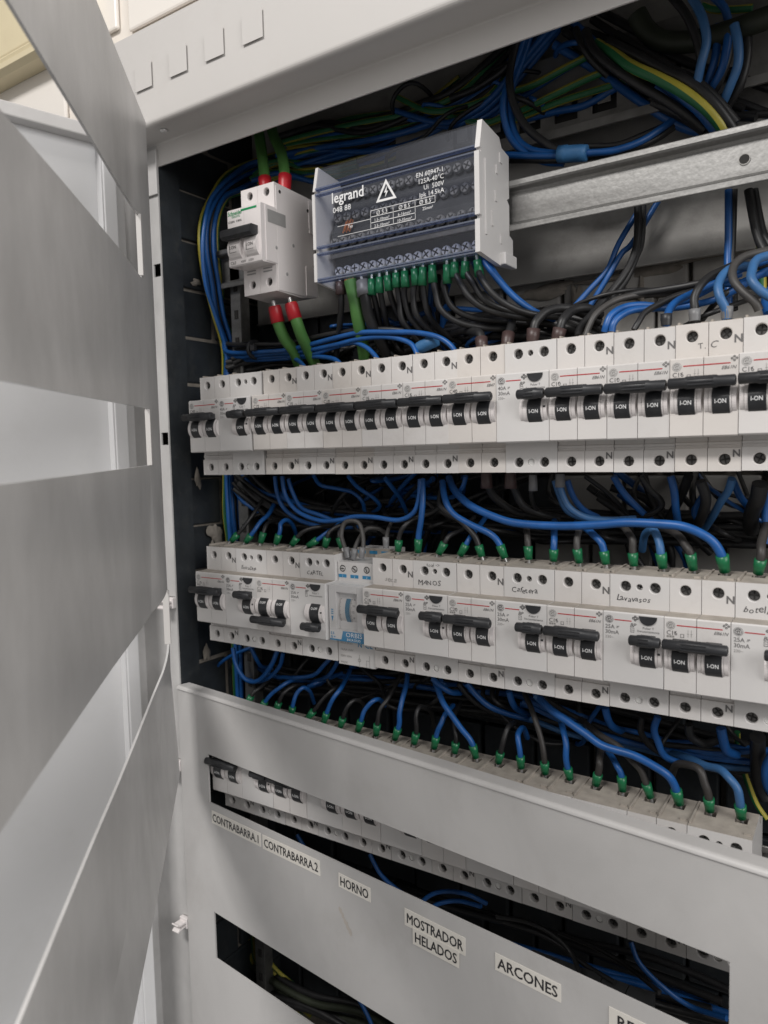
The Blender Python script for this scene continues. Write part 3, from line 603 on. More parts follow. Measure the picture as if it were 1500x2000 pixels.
def rcd(x, z, amp, label, on=True, group=None):
    e = empty('residual_current_device', (x, 0, z), label, 'safety switch', group)
    e.location.y += vary.uniform(-0.0003, 0.0003); e.rotation_euler = (vary.uniform(-0.004, 0.004), vary.uniform(-0.003, 0.003), 0)
    link('body', RCDB, e); t = link('toggle', TG[on], e, (0.0270, 0, 0)); link('position_mark', MK[on], t); link('handle_bar', BAR1[on], e); link('test_button', TBT, e)
    for xx, zz, me in ((0.0096, HU, SCR), (0.0181, HU, SCS), (0.0273, HU, SCR), (0.0093, HL, SCR), (0.0270, HL, SCR)):
        q = link('terminal_screw', me, e, (xx, 0, zz)); q.rotation_euler = (0, random.uniform(0, 3), 0)
    if amp not in PRR: PRR[amp] = rcd_print(amp)
    link('printed_marking', PRR[amp], e); link('red_stripe', ST1, e); return e
Z1, Z2, Z3 = 0.0, -D, ZROW[3]; X2, X3 = -0.0024, 0.0085
X1 = [-0.0016]*4+[0.0004]*30
g1, g2, g3 = 'breakers of the upper row', 'breakers of the middle row', 'breakers behind the lower cover'
mcb(X1[0], Z1, 'C40', 'leftmost two-pole breaker of the upper row, no N mark', nmark=False, group=g1)
rcd(2*P+X1[0], Z1, '40A', 'leftmost residual current switch of the upper row, beside the dark wall', group=g1)
for i, (mm, rt) in enumerate(((4, 'C10'), (6, 'C16'), (8, 'C10'), (10, 'C16'), (12, 'C16'))):
    mcb(mm*P+X1[4], Z1, rt, ORDW[i]+' of five adjoining N-marked breakers in left half of upper row', group=g1)
mcb(14*P, Z1, 'C40', 'C40 breaker without N mark at centre of upper row', model='EB47', nmark=False, group=g1)
rcd(16*P, Z1, '40A', 'wide 40A 30mA residual current switch at centre of upper row', group=g1)
mcb(18*P, Z1, 'C10', 'C10 breaker just right of the 40A residual current switch, upper row', group=g1)
mcb(20*P, Z1, 'C10', 'C10 breaker just left of the T.C one, upper row', group=g1)
e = mcb(22*P, Z1, 'C16', 'C16 breaker with T.C handwritten above it, upper row', group=g1); hand(e, 'T. C', 0.0125, 0.0270, 0.0055, 'print_grey')
mcb(24*P, Z1, 'C16', 'C16 breaker cut off by the right picture edge, upper row', group=g1)
def mx(m): return m*P+X2
mcb(mx(0), Z2, 'C16', 'leftmost breaker of the middle row, black bar up', group=g2)
e = rcd(mx(2), Z2, '25A', 'residual current switch handwritten Entradas, middle row', group=g2); hand(e, 'EntraDtas', 0.0062, 0.0238, 0.0046)
mcb(mx(4), Z2, 'C16', 'breaker switched off with its bar down, middle row', on=False, nmark=True, group=g2)
e = rcd(mx(6), Z2, '25A', 'residual current switch handwritten Cartel, switched off, middle row', on=False, group=g2); hand(e, 'CARTEL', 0.0072, 0.0243, 0.0050)
e = mcb(mx(10), Z2, 'C16', 'breaker right of the dial timer with faint pencil word, middle row', group=g2); hand(e, 'seca', 0.0110, 0.0244, 0.0062, 'faint_ink')
e = rcd(mx(12), Z2, '25A', 'residual current switch handwritten Manos, middle row', group=g2); hand(e, 'MANOS', 0.0040, 0.0243, 0.0056); hand(e, 'toxi ->', 0.0115, 0.0378, 0.0042, 'print_grey')
mcb(mx(14), Z2, 'C20', 'C20 breaker between the Manos and Cafetera switches', group=g2)
e = rcd(mx(16), Z2, '25A', 'residual current switch handwritten Cafetera, middle row', group=g2); hand(e, 'Cafetera', 0.0056, 0.0248, 0.0056)
mcb(mx(18), Z2, 'C16', 'C16 breaker between the Cafetera and Lavavasos switches', group=g2)
e = rcd(mx(20), Z2, '25A', 'residual current switch handwritten Lavavasos, middle row', group=g2); hand(e, 'Lavavasos', 0.0040, 0.0252, 0.0054)
mcb(mx(22), Z2, 'C16', 'C16 breaker between the Lavavasos and Botellero switches', group=g2)
e = rcd(mx(24), Z2, '25A', 'residual current switch handwritten Botellero at right picture edge, middle row', group=g2); hand(e, 'botellero', 0.0040, 0.0248, 0.0060, 'print_dark')
for k in range(6):
    mcb(4*k*P+X3, Z3, 'C16', ORDW[k]+' two-pole breaker from the left, seen through lower cover slot', group=g3)
    rcd((4*k+2)*P+X3, Z3, '25A', ORDW[k]+' residual current switch from the left, behind the lower cover', group=g3)

# dial timer ------------------------------------------------------------------
t = empty('time_switch', (mx(8), 0, Z2), 'white dial time switch with blue label in the middle row', 'timer')
m = MB(); w2 = 2*P-0.0006
m.extrude_x([(0.001, -0.0455), (0.001, -0.0238), (-0.006, -0.0238), (-0.006, NT-0.001), (0.003, NT), (0.003, 0.0360), (0.03, 0.0365), (0.03, 0.044), (0.048, 0.044), (0.048, -0.0455)], 0.0006, w2, 'ivory_smooth', mts={6: 'dusty_top', 7: 'ivory_smooth'})
m.build('body', t)
for k in range(3):
    x = 0.0052+k*0.0115
    q = MB().lathe((0, 0.0030, 0), (0, -1, 0), [(0, 0.0027), (0.0002, 0.0027)], 'dark_hole', 14).lathe((0, 0.0028, 0), (0, -1, 0), [(0, 0.0021), (0.0004, 0.0019)], 'bright_steel', 12).box(-0.0016, 0.0016, 0.0021, 0.0023, -0.0003, 0.0003, 'dark_hole').build('terminal_screw', t, (x, 0, 0.0308)); q.rotation_euler = (0, 0.6*k, 0)
    MB().box(x-0.004, x+0.0035, 0.00275, 0.0031, 0.0237, 0.0262, 'print_blue').text(str(k+1), x, 0.0241, 0.0027, 0.0022, 'print_white', 'CENTER').build('terminal_label', t)
    MB().box(x-0.004, x+0.0035, 0.0297, 0.0301, 0.0395, 0.0420, 'print_blue').build('terminal_label', t)
m = MB(); n = 18
for (x0, x1, mt, r) in ((0.0082, 0.0150, 'dial_white', 0.0160), (0.0150, 0.0190, 'dial_blue', 0.0163), (0.0190, 0.0270, 'dial_white', 0.0160)):
    pr = [(0.0075-r*math.sin(RAD(15+150*i/n)), r*math.cos(RAD(15+150*i/n))) for i in range(n+1)]
    m.extrude_x(pr+[(0.006, -0.012), (0.006, 0.012)], x0, x1, mt, smooth=True)
m.build('dial', t)
m = MB()
for i in range(40):
    a = RAD(35+110*i/39); r = 0.01612; y, z = 0.0075-r*math.sin(a), r*math.cos(a)
    m.box(0.0090, 0.0100+0.0006*(i % 4 == 0), y-0.00004, y, z-0.00012, z+0.00012, 'print_dark'); m.box(0.0192, 0.0204+0.0008*(i % 4 == 0), y-0.00004, y, z-0.00012, z+0.00012, 'print_dark')
    if i % 6 == 2: m.text(str((i//6)*2+6), 0.0228, z-0.0008, y-0.0002, 0.0023, 'print_dark', 'CENTER')
m.build('dial_scale', t)
m = MB(); fy = -0.0105
m.box(0.0008, 0.0080, fy, -0.006, NB+0.0085, NT-0.001, 'ivory_smooth', 0.0004); m.box(0.0276, w2-0.0002, fy, -0.006, NB+0.0085, NT-0.001, 'ivory_smooth', 0.0004); m.box(0.0080, 0.0276, fy, -0.006, 0.0142, NT-0.001, 'ivory_smooth', 0.0004); m.box(0.0008, w2-0.0002, fy, -0.006, NB, NB+0.0085, 'ivory_smooth', 0.0004)
m.build('front_frame', t)
m = MB().box(0.0006, w2, fy-0.0016, fy-0.0006, NB-0.0006, NT+0.001, 'clear_timer', 0.0003).build('clear_cover', t)
m = MB(); y = fy-0.0002; m.add([(0.0120, y, NB+0.0002), (w2-0.0004, y, NB+0.0002), (w2-0.0004, y, NB+0.0082), (0.0140, y, NB+0.0082)], [(0, 1, 2, 3)], 'print_blue'); m.quad_y(0.0012, 0.0122, NB+0.0002, NB+0.0014, y, 'print_blue')
m.text('ORBIS', 0.0166, NB+0.0040, y-0.0001, 0.0050, 'print_white', wide=1.15); m.text('INCA DUO', 0.0176, NB+0.0011, y-0.0001, 0.0026, 'print_white', bold=0.02)
m.text('S S', 0.0022, NB+0.0048, y, 0.0028, 'print_blue', bold=0.04); m.text('G +', 0.0022, NB+0.0020, y, 0.0028, 'print_blue', bold=0.04); m.build('blue_label', t)
m = MB(); m.add([(0.0030, y, -0.0045), (0.0052, y, -0.0045), (0.0041, y, -0.0090)], [(2, 1, 0)], 'print_blue')
for k in range(3): m.quad_y(0.0030, 0.0052, -0.0030+k*0.0016, -0.0022+k*0.0016, y, 'print_blue')
m.build('arrow_mark', t)
m = MB(); yy = 0.00085; m.text('CE', 0.0262, -0.0300, yy, 0.0062, 'print_blue', bold=0.01); m.text('N', 0.0192, -0.0300, yy, 0.0056, 'print_blue', bold=0.02)
for k, s in enumerate(('INCA DUO', '16(4)A 250V', '230V 50Hz', 'MADE')): m.text(s, 0.0025, -0.0290-k*0.0052, yy, 0.0024, 'print_light')
for (a, b, c, d) in ((0.0205, 0.0208, -0.046, -0.036), (0.0270, 0.0300, -0.0402, -0.0399), (0.0300, 0.0303, -0.0455, -0.0360), (0.0270, 0.0273, -0.0455, -0.0402)): m.quad_y(a, b, c, d, yy, 'print_light')
m.ring(0.0206, -0.0405, 0.0010, 0.0014, yy, 'print_light'); m.build('printed_marking', t)

# white main breaker (upper left) ------------------------------------------------------------------
sx = 0.0552; sz = D-0.0022
s = empty('main_breaker', (sx, 0, sz), 'white two-pole main breaker with green stripe and black bar, upper left', 'circuit breaker')
m = MB(); z1, z0 = 0.0425, -0.0425
for k in (0, 1):
    x0, x1 = k*P+0.0001, (k+1)*P-0.0001
    prof = [(0, z0), (0, -0.0215), (-0.0155, -0.0225), (-0.0165, -0.0215), (-0.0165, 0.0215), (-0.0155, 0.0225), (0, 0.0225), (0, z1), (0.050, z1-0.002), (0.050, z0+0.002), (0.030, z0-0.001)]
    m.extrude_x(prof, x0, x1, 'white_plastic', skip=(0, 6)); m.hole_face(x0, x1, 0.0225, z1, (k*P+0.0095, 0.0362), 0.0036, 0, 'white_plastic', wall='white_plastic'); m.hole_face(x0, x1, z0, -0.0215, (k*P+0.0095, -0.0345), 0.0036, 0, 'white_plastic', wall='white_plastic')
m.box(2*P-0.0001, 2*P+0.0006, 0.0012, 0.047, -0.0420, 0.0400, 'white_plastic', 0.0005); m.box(2*P-0.0001, 2*P+0.0006, -0.0120, 0.0012, -0.0212, 0.0218, 'white_plastic', 0.0003)
m.box(2*P+0.0006, 2*P+0.0012, 0.042, 0.050, 0.012, 0.038, 'white_plastic'); m.box(2*P+0.0006, 2*P+0.0012, 0.036, 0.051, -0.0405, -0.0165, 'white_plastic')
m.build('body', s)
for k in (0, 1):
    for zz in (0.0362, -0.0345): link('terminal_screw', SCR, s, (k*P+0.0095, 0, zz))
    q = MB(); cyl = [(-0.0118-0.0085*math.sin(RAD(20+140*i/10)), -0.0090+0.0098*math.cos(RAD(20+140*i/10))) for i in range(11)]
    q.extrude_x(cyl+[(-0.0160, -0.0182), (-0.0160, 0.0002)], k*P+0.0022, k*P+0.0150, 'white_plastic'); rk = q.build('toggle', s)
    q = MB(); yq = -0.0205; q.text('I.ON', k*P+0.0085, -0.0098, yq, 0.0036, 'print_dark', 'CENTER', bold=0.01)
    for (a, b, c, d) in ((0.0048, 0.0052, -0.0125, -0.0065), (0.0050, 0.0125, -0.0128, -0.0124)): q.quad_y(k*P+a, k*P+b, c, d, yq, 'print_dark')
    q.build('position_mark', rk)
    MB().box(k*P+0.004, k*P+0.0135, -0.0003, 0.0004, -0.0262, -0.0252, 'sticker_grey').box(k*P+0.004, k*P+0.0135, -0.0003, 0.0004, -0.0238, -0.0228, 'sticker_grey').build('vent', s)
m = MB(); m.extrude_x([(-0.0170, -0.0020), (-0.0235, -0.0030), (-0.0260, -0.0010), (-0.0260, 0.0034), (-0.0240, 0.0052), (-0.0165, 0.0052)], 0.0002, 0.0325, 'black_plastic'); m.build('handle_bar', s)
m = MB(); y = -0.0167; m.quad_y(0.0150, 0.0318, 0.0192, 0.0208, y, 'print_green'); m.text('Schneider', 0.0008, 0.0176, y, 0.0046, 'print_green', bold=0.015, wide=0.85); m.text('Electric', 0.0050, 0.0155, y, 0.0030, 'print_green'); m.text('iC60N  C40A', 0.0010, 0.0118, y, 0.0026, 'print_dark', bold=0.01)
m.text('C63', 0.0020, -0.0208, y, 0.0036, 'print_grey'); m.text('400V', 0.0135, -0.0206, y, 0.0026, 'print_grey'); m.text('6000', 0.0215, -0.0206, y, 0.0028, 'print_light'); m.build('printed_marking', s)
q = MB(); xx = 2*P+0.0008; q.add([(xx, -0.0095, 0.0090), (xx, 0.0120, 0.0090), (xx, 0.0120, 0.0190), (xx, -0.0095, 0.0190)], [(0, 1, 2, 3)], 'sticker_grey'); q.build('side_sticker', s)
for yy, zz in ((0.006, 0.036), (0.021, -0.003), (0.0, -0.009), (0.041, 0.030), (0.043, 0.015), (0.012, -0.0275), (0.045, -0.030)): MB().lathe((2*P+0.0006, yy, zz), (1, 0, 0), [(0, 0.0015), (0.0003, 0.0012)], 'sticker_grey' if zz < 0.03 else 'dark_hole', 10).build('rivet', s)

# black distribution block with clear cover ------------------------------------------------------------------
bx0, bx1 = 0.1330, 0.2690; bz = D-0.0015
b = empty('distribution_block', (bx0, 0, bz), 'black power distribution block under a clear blue-tinted cover', 'terminal block'); W = bx1-bx0
zt, zb = 0.0430, -0.0430
MB().extrude_x([(0.046, zb+0.006), (0.024, zb+0.004), (0.020, -0.030), (0.014, -0.018), (0.014, -0.004), (0.020, 0.006), (0.020, 0.016), (0.028, 0.028), (0.034, zt-0.004), (0.046, zt-0.004)], 0.0035, W-0.0035, 'block_black').build('body', b)
def endplate(x0, x1, fx):
    m = MB(); m.extrude_x([(-0.0020, zb), (-0.0020, -0.0215), (0.0012, -0.0215), (0.0012, -0.0185), (-0.0020, -0.0185), (-0.0020, 0.0225), (0.0012, 0.0225), (0.0012, 0.0250), (-0.0010, 0.0250), (0.0035, zt+0.001), (0.030, zt-0.002), (0.034, zt-0.008), (0.046, zt-0.010), (0.046, 0.004), (0.042, 0.002), (0.046, -0.001), (0.046, -0.022), (0.052, -0.024), (0.052, zb-0.001), (0.030, zb-0.003)], x0, x1, 'ivory_smooth')
    if fx:
        m.box(x1, x1+0.0008, 0.006, 0.0085, -0.030, 0.020, 'ivory_smooth', 0.0002)
        for (ya, yb, za, zb_) in ((0.022, 0.025, -0.004, 0.003), (0.024, 0.0265, 0.015, 0.021), (0.030, 0.034, 0.024, 0.031), (0.016, 0.0185, -0.022, -0.012), (0.030, 0.032, -0.031, -0.025)): m.box(x1, x1+0.0007, ya, yb, za, zb_, 'ivory_smooth')
        m.box(x1-0.001, x1+0.004, 0.030, 0.050, zb-0.0025, zb+0.006, 'ivory_smooth', 0.0008)
    return m.build('end_plate', b)
endplate(-0.0022, 0.0004, False); endplate(W-0.0006, W+0.0030, True)
def cov(name, pr, mt='clear_blue', t_=0.0012):
    m = MB(); plate_x(m, pr, 0.0006, W-0.0008, mt, t_); return m.build(name, b)
cov('clear_cover', [(0.030, zt+0.001), (0.004, zt), (-0.0005, 0.0250)]); cov('clear_cover', [(-0.0012, 0.0225), (-0.0012, -0.0182)]); cov('clear_cover', [(-0.0012, -0.0218), (-0.0010, zb+0.001), (0.028, zb)])
for za, zc_ in ((0.0216, 0.0258), (-0.0226, -0.0176), (zb-0.0004, zb+0.0014)): MB().box(0.0006, W-0.0008, -0.0016, 0.0034, za, za+0.0011, 'clear_edge').box(0.0006, W-0.0008, -0.0016, 0.0034, zc_, zc_+0.0011, 'clear_edge').build('cover_seam', b)
cs = MB().lathe((0, 0, 0), (0, -1, 0), [(0, 0.0036), (0.002, 0.0036), (0.0030, 0.0030)], 'clamp_steel', 12).box(-0.0026, 0.0026, -0.00315, -0.0028, -0.0005, 0.0005, 'dark_hole').box(-0.0005, 0.0005, -0.0032, -0.0029, -0.0026, 0.0026, 'dark_hole').mesh('clamp_screw')
csb = cs.copy(); csb.materials[0] = MATS['clamp_highlight']
for zr, yr, n in ((-0.033, 0.0175, 16), (-0.0125, 0.0125, 15), (0.0075, 0.0185, 15), (0.0235, 0.0215, 16)):
    for k in range(n):
        q = link('clamp_screw', csb if zr < -0.03 else cs, b, (0.0085+k*(W-0.017)/(n-1), yr, zr)); q.rotation_euler = (0, random.uniform(0, 3), 0)
MB().box(0.0035, W-0.0035, 0.012, 0.020, -0.0235, -0.0205, 'screw_steel').build('busbar', b)
for k in range(5): MB().lathe((0.016+0.0016*k, 0.012, -0.006+0.001*(k % 2)), (0.4, 0, 0.9), [(0, 0.0006), (0.009, 0.0006)], 'copper', 6).build('copper_strand', b)
m = MB(); y = -0.0030
m.text('legrand', 0.0170, 0.0118, y, 0.0110, 'cover_print', bold=0.012, wide=0.92); m.text('048 88', 0.0180, 0.0046, y, 0.0058, 'cover_print', wide=1.05)
tx, tz = 0.0660, 0.0065; tr = [(tx, tz+0.0130), (tx-0.0088, tz-0.0020), (tx+0.0088, tz-0.0020)]; ti = [(tx, tz+0.0098), (tx-0.0061, tz-0.0004), (tx+0.0061, tz-0.0004)]
m.add([(x, y, z) for x, z in tr+ti], [(i, (i+1) % 3, (i+1) % 3+3, i+3) for i in range(3)], 'cover_print')
m.add([(tx+a, y, tz+c) for a, c in ((0.0008, 0.0082), (-0.0018, 0.0036), (-0.0002, 0.0038), (-0.0010, 0.0004), (0.0018, 0.0046), (0.0004, 0.0044))], [(0, 1, 2, 5), (2, 3, 4, 5)], 'cover_print')
for k, tt in enumerate(('EN 60947-1', '125A-40°C', 'Ui  500V', 'Ipk 14.5kA')): m.text(tt, 0.1130, 0.0145-k*0.0046, y, 0.0045, 'cover_print', 'RIGHT')
for (a, c, d, e_) in ((0.052, 0.106, -0.0004, 0.0000), (0.052, 0.106, -0.0048, -0.0044), (0.052, 0.090, -0.0090, -0.0086), (0.052, 0.090, -0.0132, -0.0128), (0.022, 0.052, -0.0060, -0.0057), (0.022, 0.052, -0.0132, -0.0129), (0.0520, 0.0523, -0.0132, 0.0), (0.0715, 0.0718, -0.0132, 0.0), (0.0897, 0.0900, -0.0132, 0.0), (0.1057, 0.1060, -0.0048, 0.0)): m.quad_y(a, c, d, e_, y, 'cover_print')
for (tt, a, c, sz_) in (('Ø 5.3', 0.062, -0.0040, 0.0042), ('Ø 8.5', 0.081, -0.0040, 0.0042), ('Ø 8.5', 0.098, -0.0040, 0.0042), ('1.5-10mm²', 0.0618, -0.0083, 0.0030), ('6-16mm²', 0.081, -0.0083, 0.0030), ('25mm²', 0.100, -0.0083, 0.0030), ('2.5-10mm²', 0.0618, -0.0125, 0.0030), ('10-35mm²', 0.081, -0.0125, 0.0030), ('Typ', 0.034, -0.0085, 0.0030)): m.text(tt, a, c, y, sz_, 'cover_print', 'CENTER')
m.build('printed_marking', b)

# ================================================================== WIRES
def path(sp):
    out = []
    for q in sp.split(';'):
        a = [float(v) for v in q.split(',')]; out.append(at(*a))
    return out
def ent(m, row, y=0.022):
    x = (mx(m+0.5) if row == 2 else (m+0.5)*P+(X3 if row == 3 else X1[m]))
    k = m % 4
    return x
NUM = ORDW+['fifteenth', 'sixteenth', 'seventeenth', 'eighteenth', 'nineteenth', 'twentieth', 'twenty-first', 'twenty-second', 'twenty-third', 'twenty-fourth', 'twenty-fifth']
def terminals(row, zc, spec, rowname, group, Y0=0.022):
    for i, (m, c, r, sp) in enumerate(spec):
        x = ent(m, row); z0 = zc+ZT_+0.0012
        P_ = [Vector((x, Y0, z0+0.0012))]
        rest = path(sp)
        P_ += rest
        wire(c, r, P_, '%s wire with green ferrule, %s from left atop the %s' % (WC[c][1], NUM[i], rowname), group, 'G')
S2 = [
 (0, 'k', 0.0020, '470,1037,.026;490,1010,.034;507,988,.044;520,960,.06'),
 (1, 'b', 0.0023, '497,1037,.025;511,1018,.032;524,1002,.042;540,975,.06'),
 (2, 'k', 0.0021, '516,1036,.024;522,1024,.03;534,1018,.045;560,1016,.07'),
 (3, 'b', 0.0022, '545,1036,.023;549,1022,.026;561,1016,.034;573,1026,.046;580,1050,.06'),
 (4, 'k', 0.0022, '583,1045,.024;598,1036,.028;627,1029,.036;655,1026,.05'),
 (5, 'b', 0.0022, '622,1052,.024;636,1043,.028;656,1030,.036;676,1010,.055'),
 (6, 'k', 0.0022, '641,1046,.023;648,1037,.025;667,1026,.032;690,1022,.05'),
 (7, 'k', 0.0021, '664,1046,.024;668,1030,.03;684,1012,.05'),
 (10, 'k', 0.0023, '779,1048,.022;790,1030,.024;812,1014,.03;845,1002,.036;862,980,.04;868,940,.045'),
 (11, 'b', 0.0027, '817,1047,.021;821,1015,.021;825,975,.022;826,935,.026'),
 (12, 'k', 0.0022, '868,1058,.023;880,1045,.027;900,1034,.036;925,1010,.055'),
 (13, 'b', 0.0023, '912,1060,.024;921,1048,.028;935,1030,.04;950,1005,.06'),
 (14, 'k', 0.0026, '933,1058,.021;922,1043,.021;900,1018,.022;870,999,.024;857,984,.028;862,950,.036'),
 (15, 'b', 0.0028, '972,1060,.020;955,1043,.020;918,1024,.021;884,1003,.023;868,975,.027;866,940,.036'),
 (16, 'n', 0.0027, '1032,1068,.022;1032,1050,.024;1031,1034,.032;1030,1015,.055'),
 (17, 'b', 0.0027, '1082,1068,.021;1083,1050,.023;1083,1035,.030;1084,1015,.055'),
 (18, 'g', 0.0027, '1127,1070,.021;1128,1052,.023;1130,1036,.032;1132,1015,.055'),
 (19, 'b', 0.0028, '1178,1075,.021;1173,1060,.022;1162,1045,.026;1147,1034,.034;1125,1020,.055'),
 (20, 'n', 0.0028, '1236,1075,.021;1233,1055,.022;1227,1040,.027;1216,1029,.036;1195,1022,.055'),
 (21, 'l', 0.0030, '1290,1078,.020;1286,1058,.021;1279,1040,.025;1270,1034,.032;1260,1045,.044;1254,1075,.055'),
 (22, 'n', 0.0029, '1347,1080,.020;1340,1065,.021;1328,1048,.026;1310,1037,.034;1285,1028,.05'),
 (23, 'b', 0.0033, '1408,1085,.019;1395,1063,.017;1373,1045,.015;1333,1028,.014;1283,1022,.014;1220,1022,.015;1167,1024,.016;1090,1026,.018;1010,1022,.020;965,1009,.022;917,985,.026;886,958,.034;878,935,.045'),
 (24, 'n', 0.0030, '1486,1085,.020;1488,1065,.024;1490,1045,.034;1495,1020,.055'),
]
terminals(2, Z2, S2, 'middle breaker row', 'green-tipped wires into the middle row')
S3 = [
 (0, 'k', 0.0020, '496,1352,.026;512,1340,.034;530,1325,.05'),
 (1, 'b', 0.0021, '528,1358,.024;545,1345,.028;565,1332,.036;588,1324,.05;610,1320,.06'),
 (2, 'k', 0.0020, '549,1363,.024;560,1348,.028;578,1338,.036;600,1336,.055'),
 (3, 'b', 0.0021, '575,1372,.023;580,1354,.025;593,1342,.030;606,1350,.040;612,1372,.052'),
 (4, 'k', 0.0020, '615,1385,.024;632,1365,.028;655,1345,.036;680,1330,.055'),
 (5, 'b', 0.0022, '640,1385,.022;650,1364,.024;664,1346,.030;675,1330,.042;684,1310,.06'),
 (6, 'k', 0.0020, '674,1395,.022;681,1377,.024;696,1366,.030;711,1377,.040;716,1400,.055'),
 (7, 'b', 0.0022, '707,1405,.022;713,1387,.023;727,1370,.027;741,1366,.034;752,1378,.046'),
 (8, 'k', 0.0021, '739,1408,.021;744,1385,.023;758,1362,.030;778,1330,.045;790,1300,.06'),
 (9, 'b', 0.0024, '778,1415,.021;780,1390,.022;785,1365,.026;793,1335,.036;798,1300,.055'),
 (10, 'k', 0.0021, '813,1425,.021;814,1400,.022;820,1382,.026;830,1380,.034;842,1392,.046;848,1420,.055'),
 (11, 'b', 0.0023, '855,1432,.021;861,1412,.022;872,1394,.028;885,1378,.045'),
 (12, 'k', 0.0021, '890,1438,.022;887,1418,.026;889,1395,.036;900,1370,.055'),
 (13, 'b', 0.0026, '922,1448,.020;900,1420,.019;880,1392,.020;866,1370,.023;853,1340,.032;845,1320,.045'),
 (14, 'k', 0.0023, '980,1460,.021;985,1438,.022;993,1420,.028;1006,1410,.042'),
 (15, 'b', 0.0024, '1016,1468,.020;1013,1445,.021;1015,1430,.026;1022,1424,.036;1030,1440,.05'),
 (16, 'n', 0.0024, '1064,1478,.019;1056,1445,.019;1047,1410,.023;1037,1385,.030;1026,1355,.045'),
 (17, 'b', 0.0025, '1106,1485,.019;1104,1455,.020;1101,1430,.026;1096,1408,.04'),
 (18, 'n', 0.0028, '1170,1502,.020;1172,1484,.022;1175,1465,.032;1178,1445,.05'),
 (19, 'b', 0.0025, '1211,1515,.020;1205,1495,.021;1195,1478,.028;1185,1462,.045'),
 (20, 'n', 0.0026, '1262,1528,.019;1250,1505,.018;1232,1482,.018;1205,1455,.021;1170,1432,.030;1135,1405,.05'),
 (21, 'b', 0.0031, '1318,1538,.017;1302,1515,.014;1275,1495,.012;1235,1475,.011;1180,1455,.011;1145,1435,.012;1105,1408,.016;1070,1380,.022;1045,1355,.035'),
 (22, 'n', 0.0029, '1382,1552,.018;1376,1530,.018;1365,1505,.020;1345,1492,.026;1322,1494,.036;1310,1515,.05'),
 (23, 'l', 0.0030, '1446,1560,.017;1438,1540,.017;1425,1518,.019;1405,1502,.024;1378,1495,.032;1340,1480,.045;1300,1470,.06'),
]
terminals(3, Z3, S3, 'row behind the lower cover', 'green-tipped wires into the row behind the lower cover')

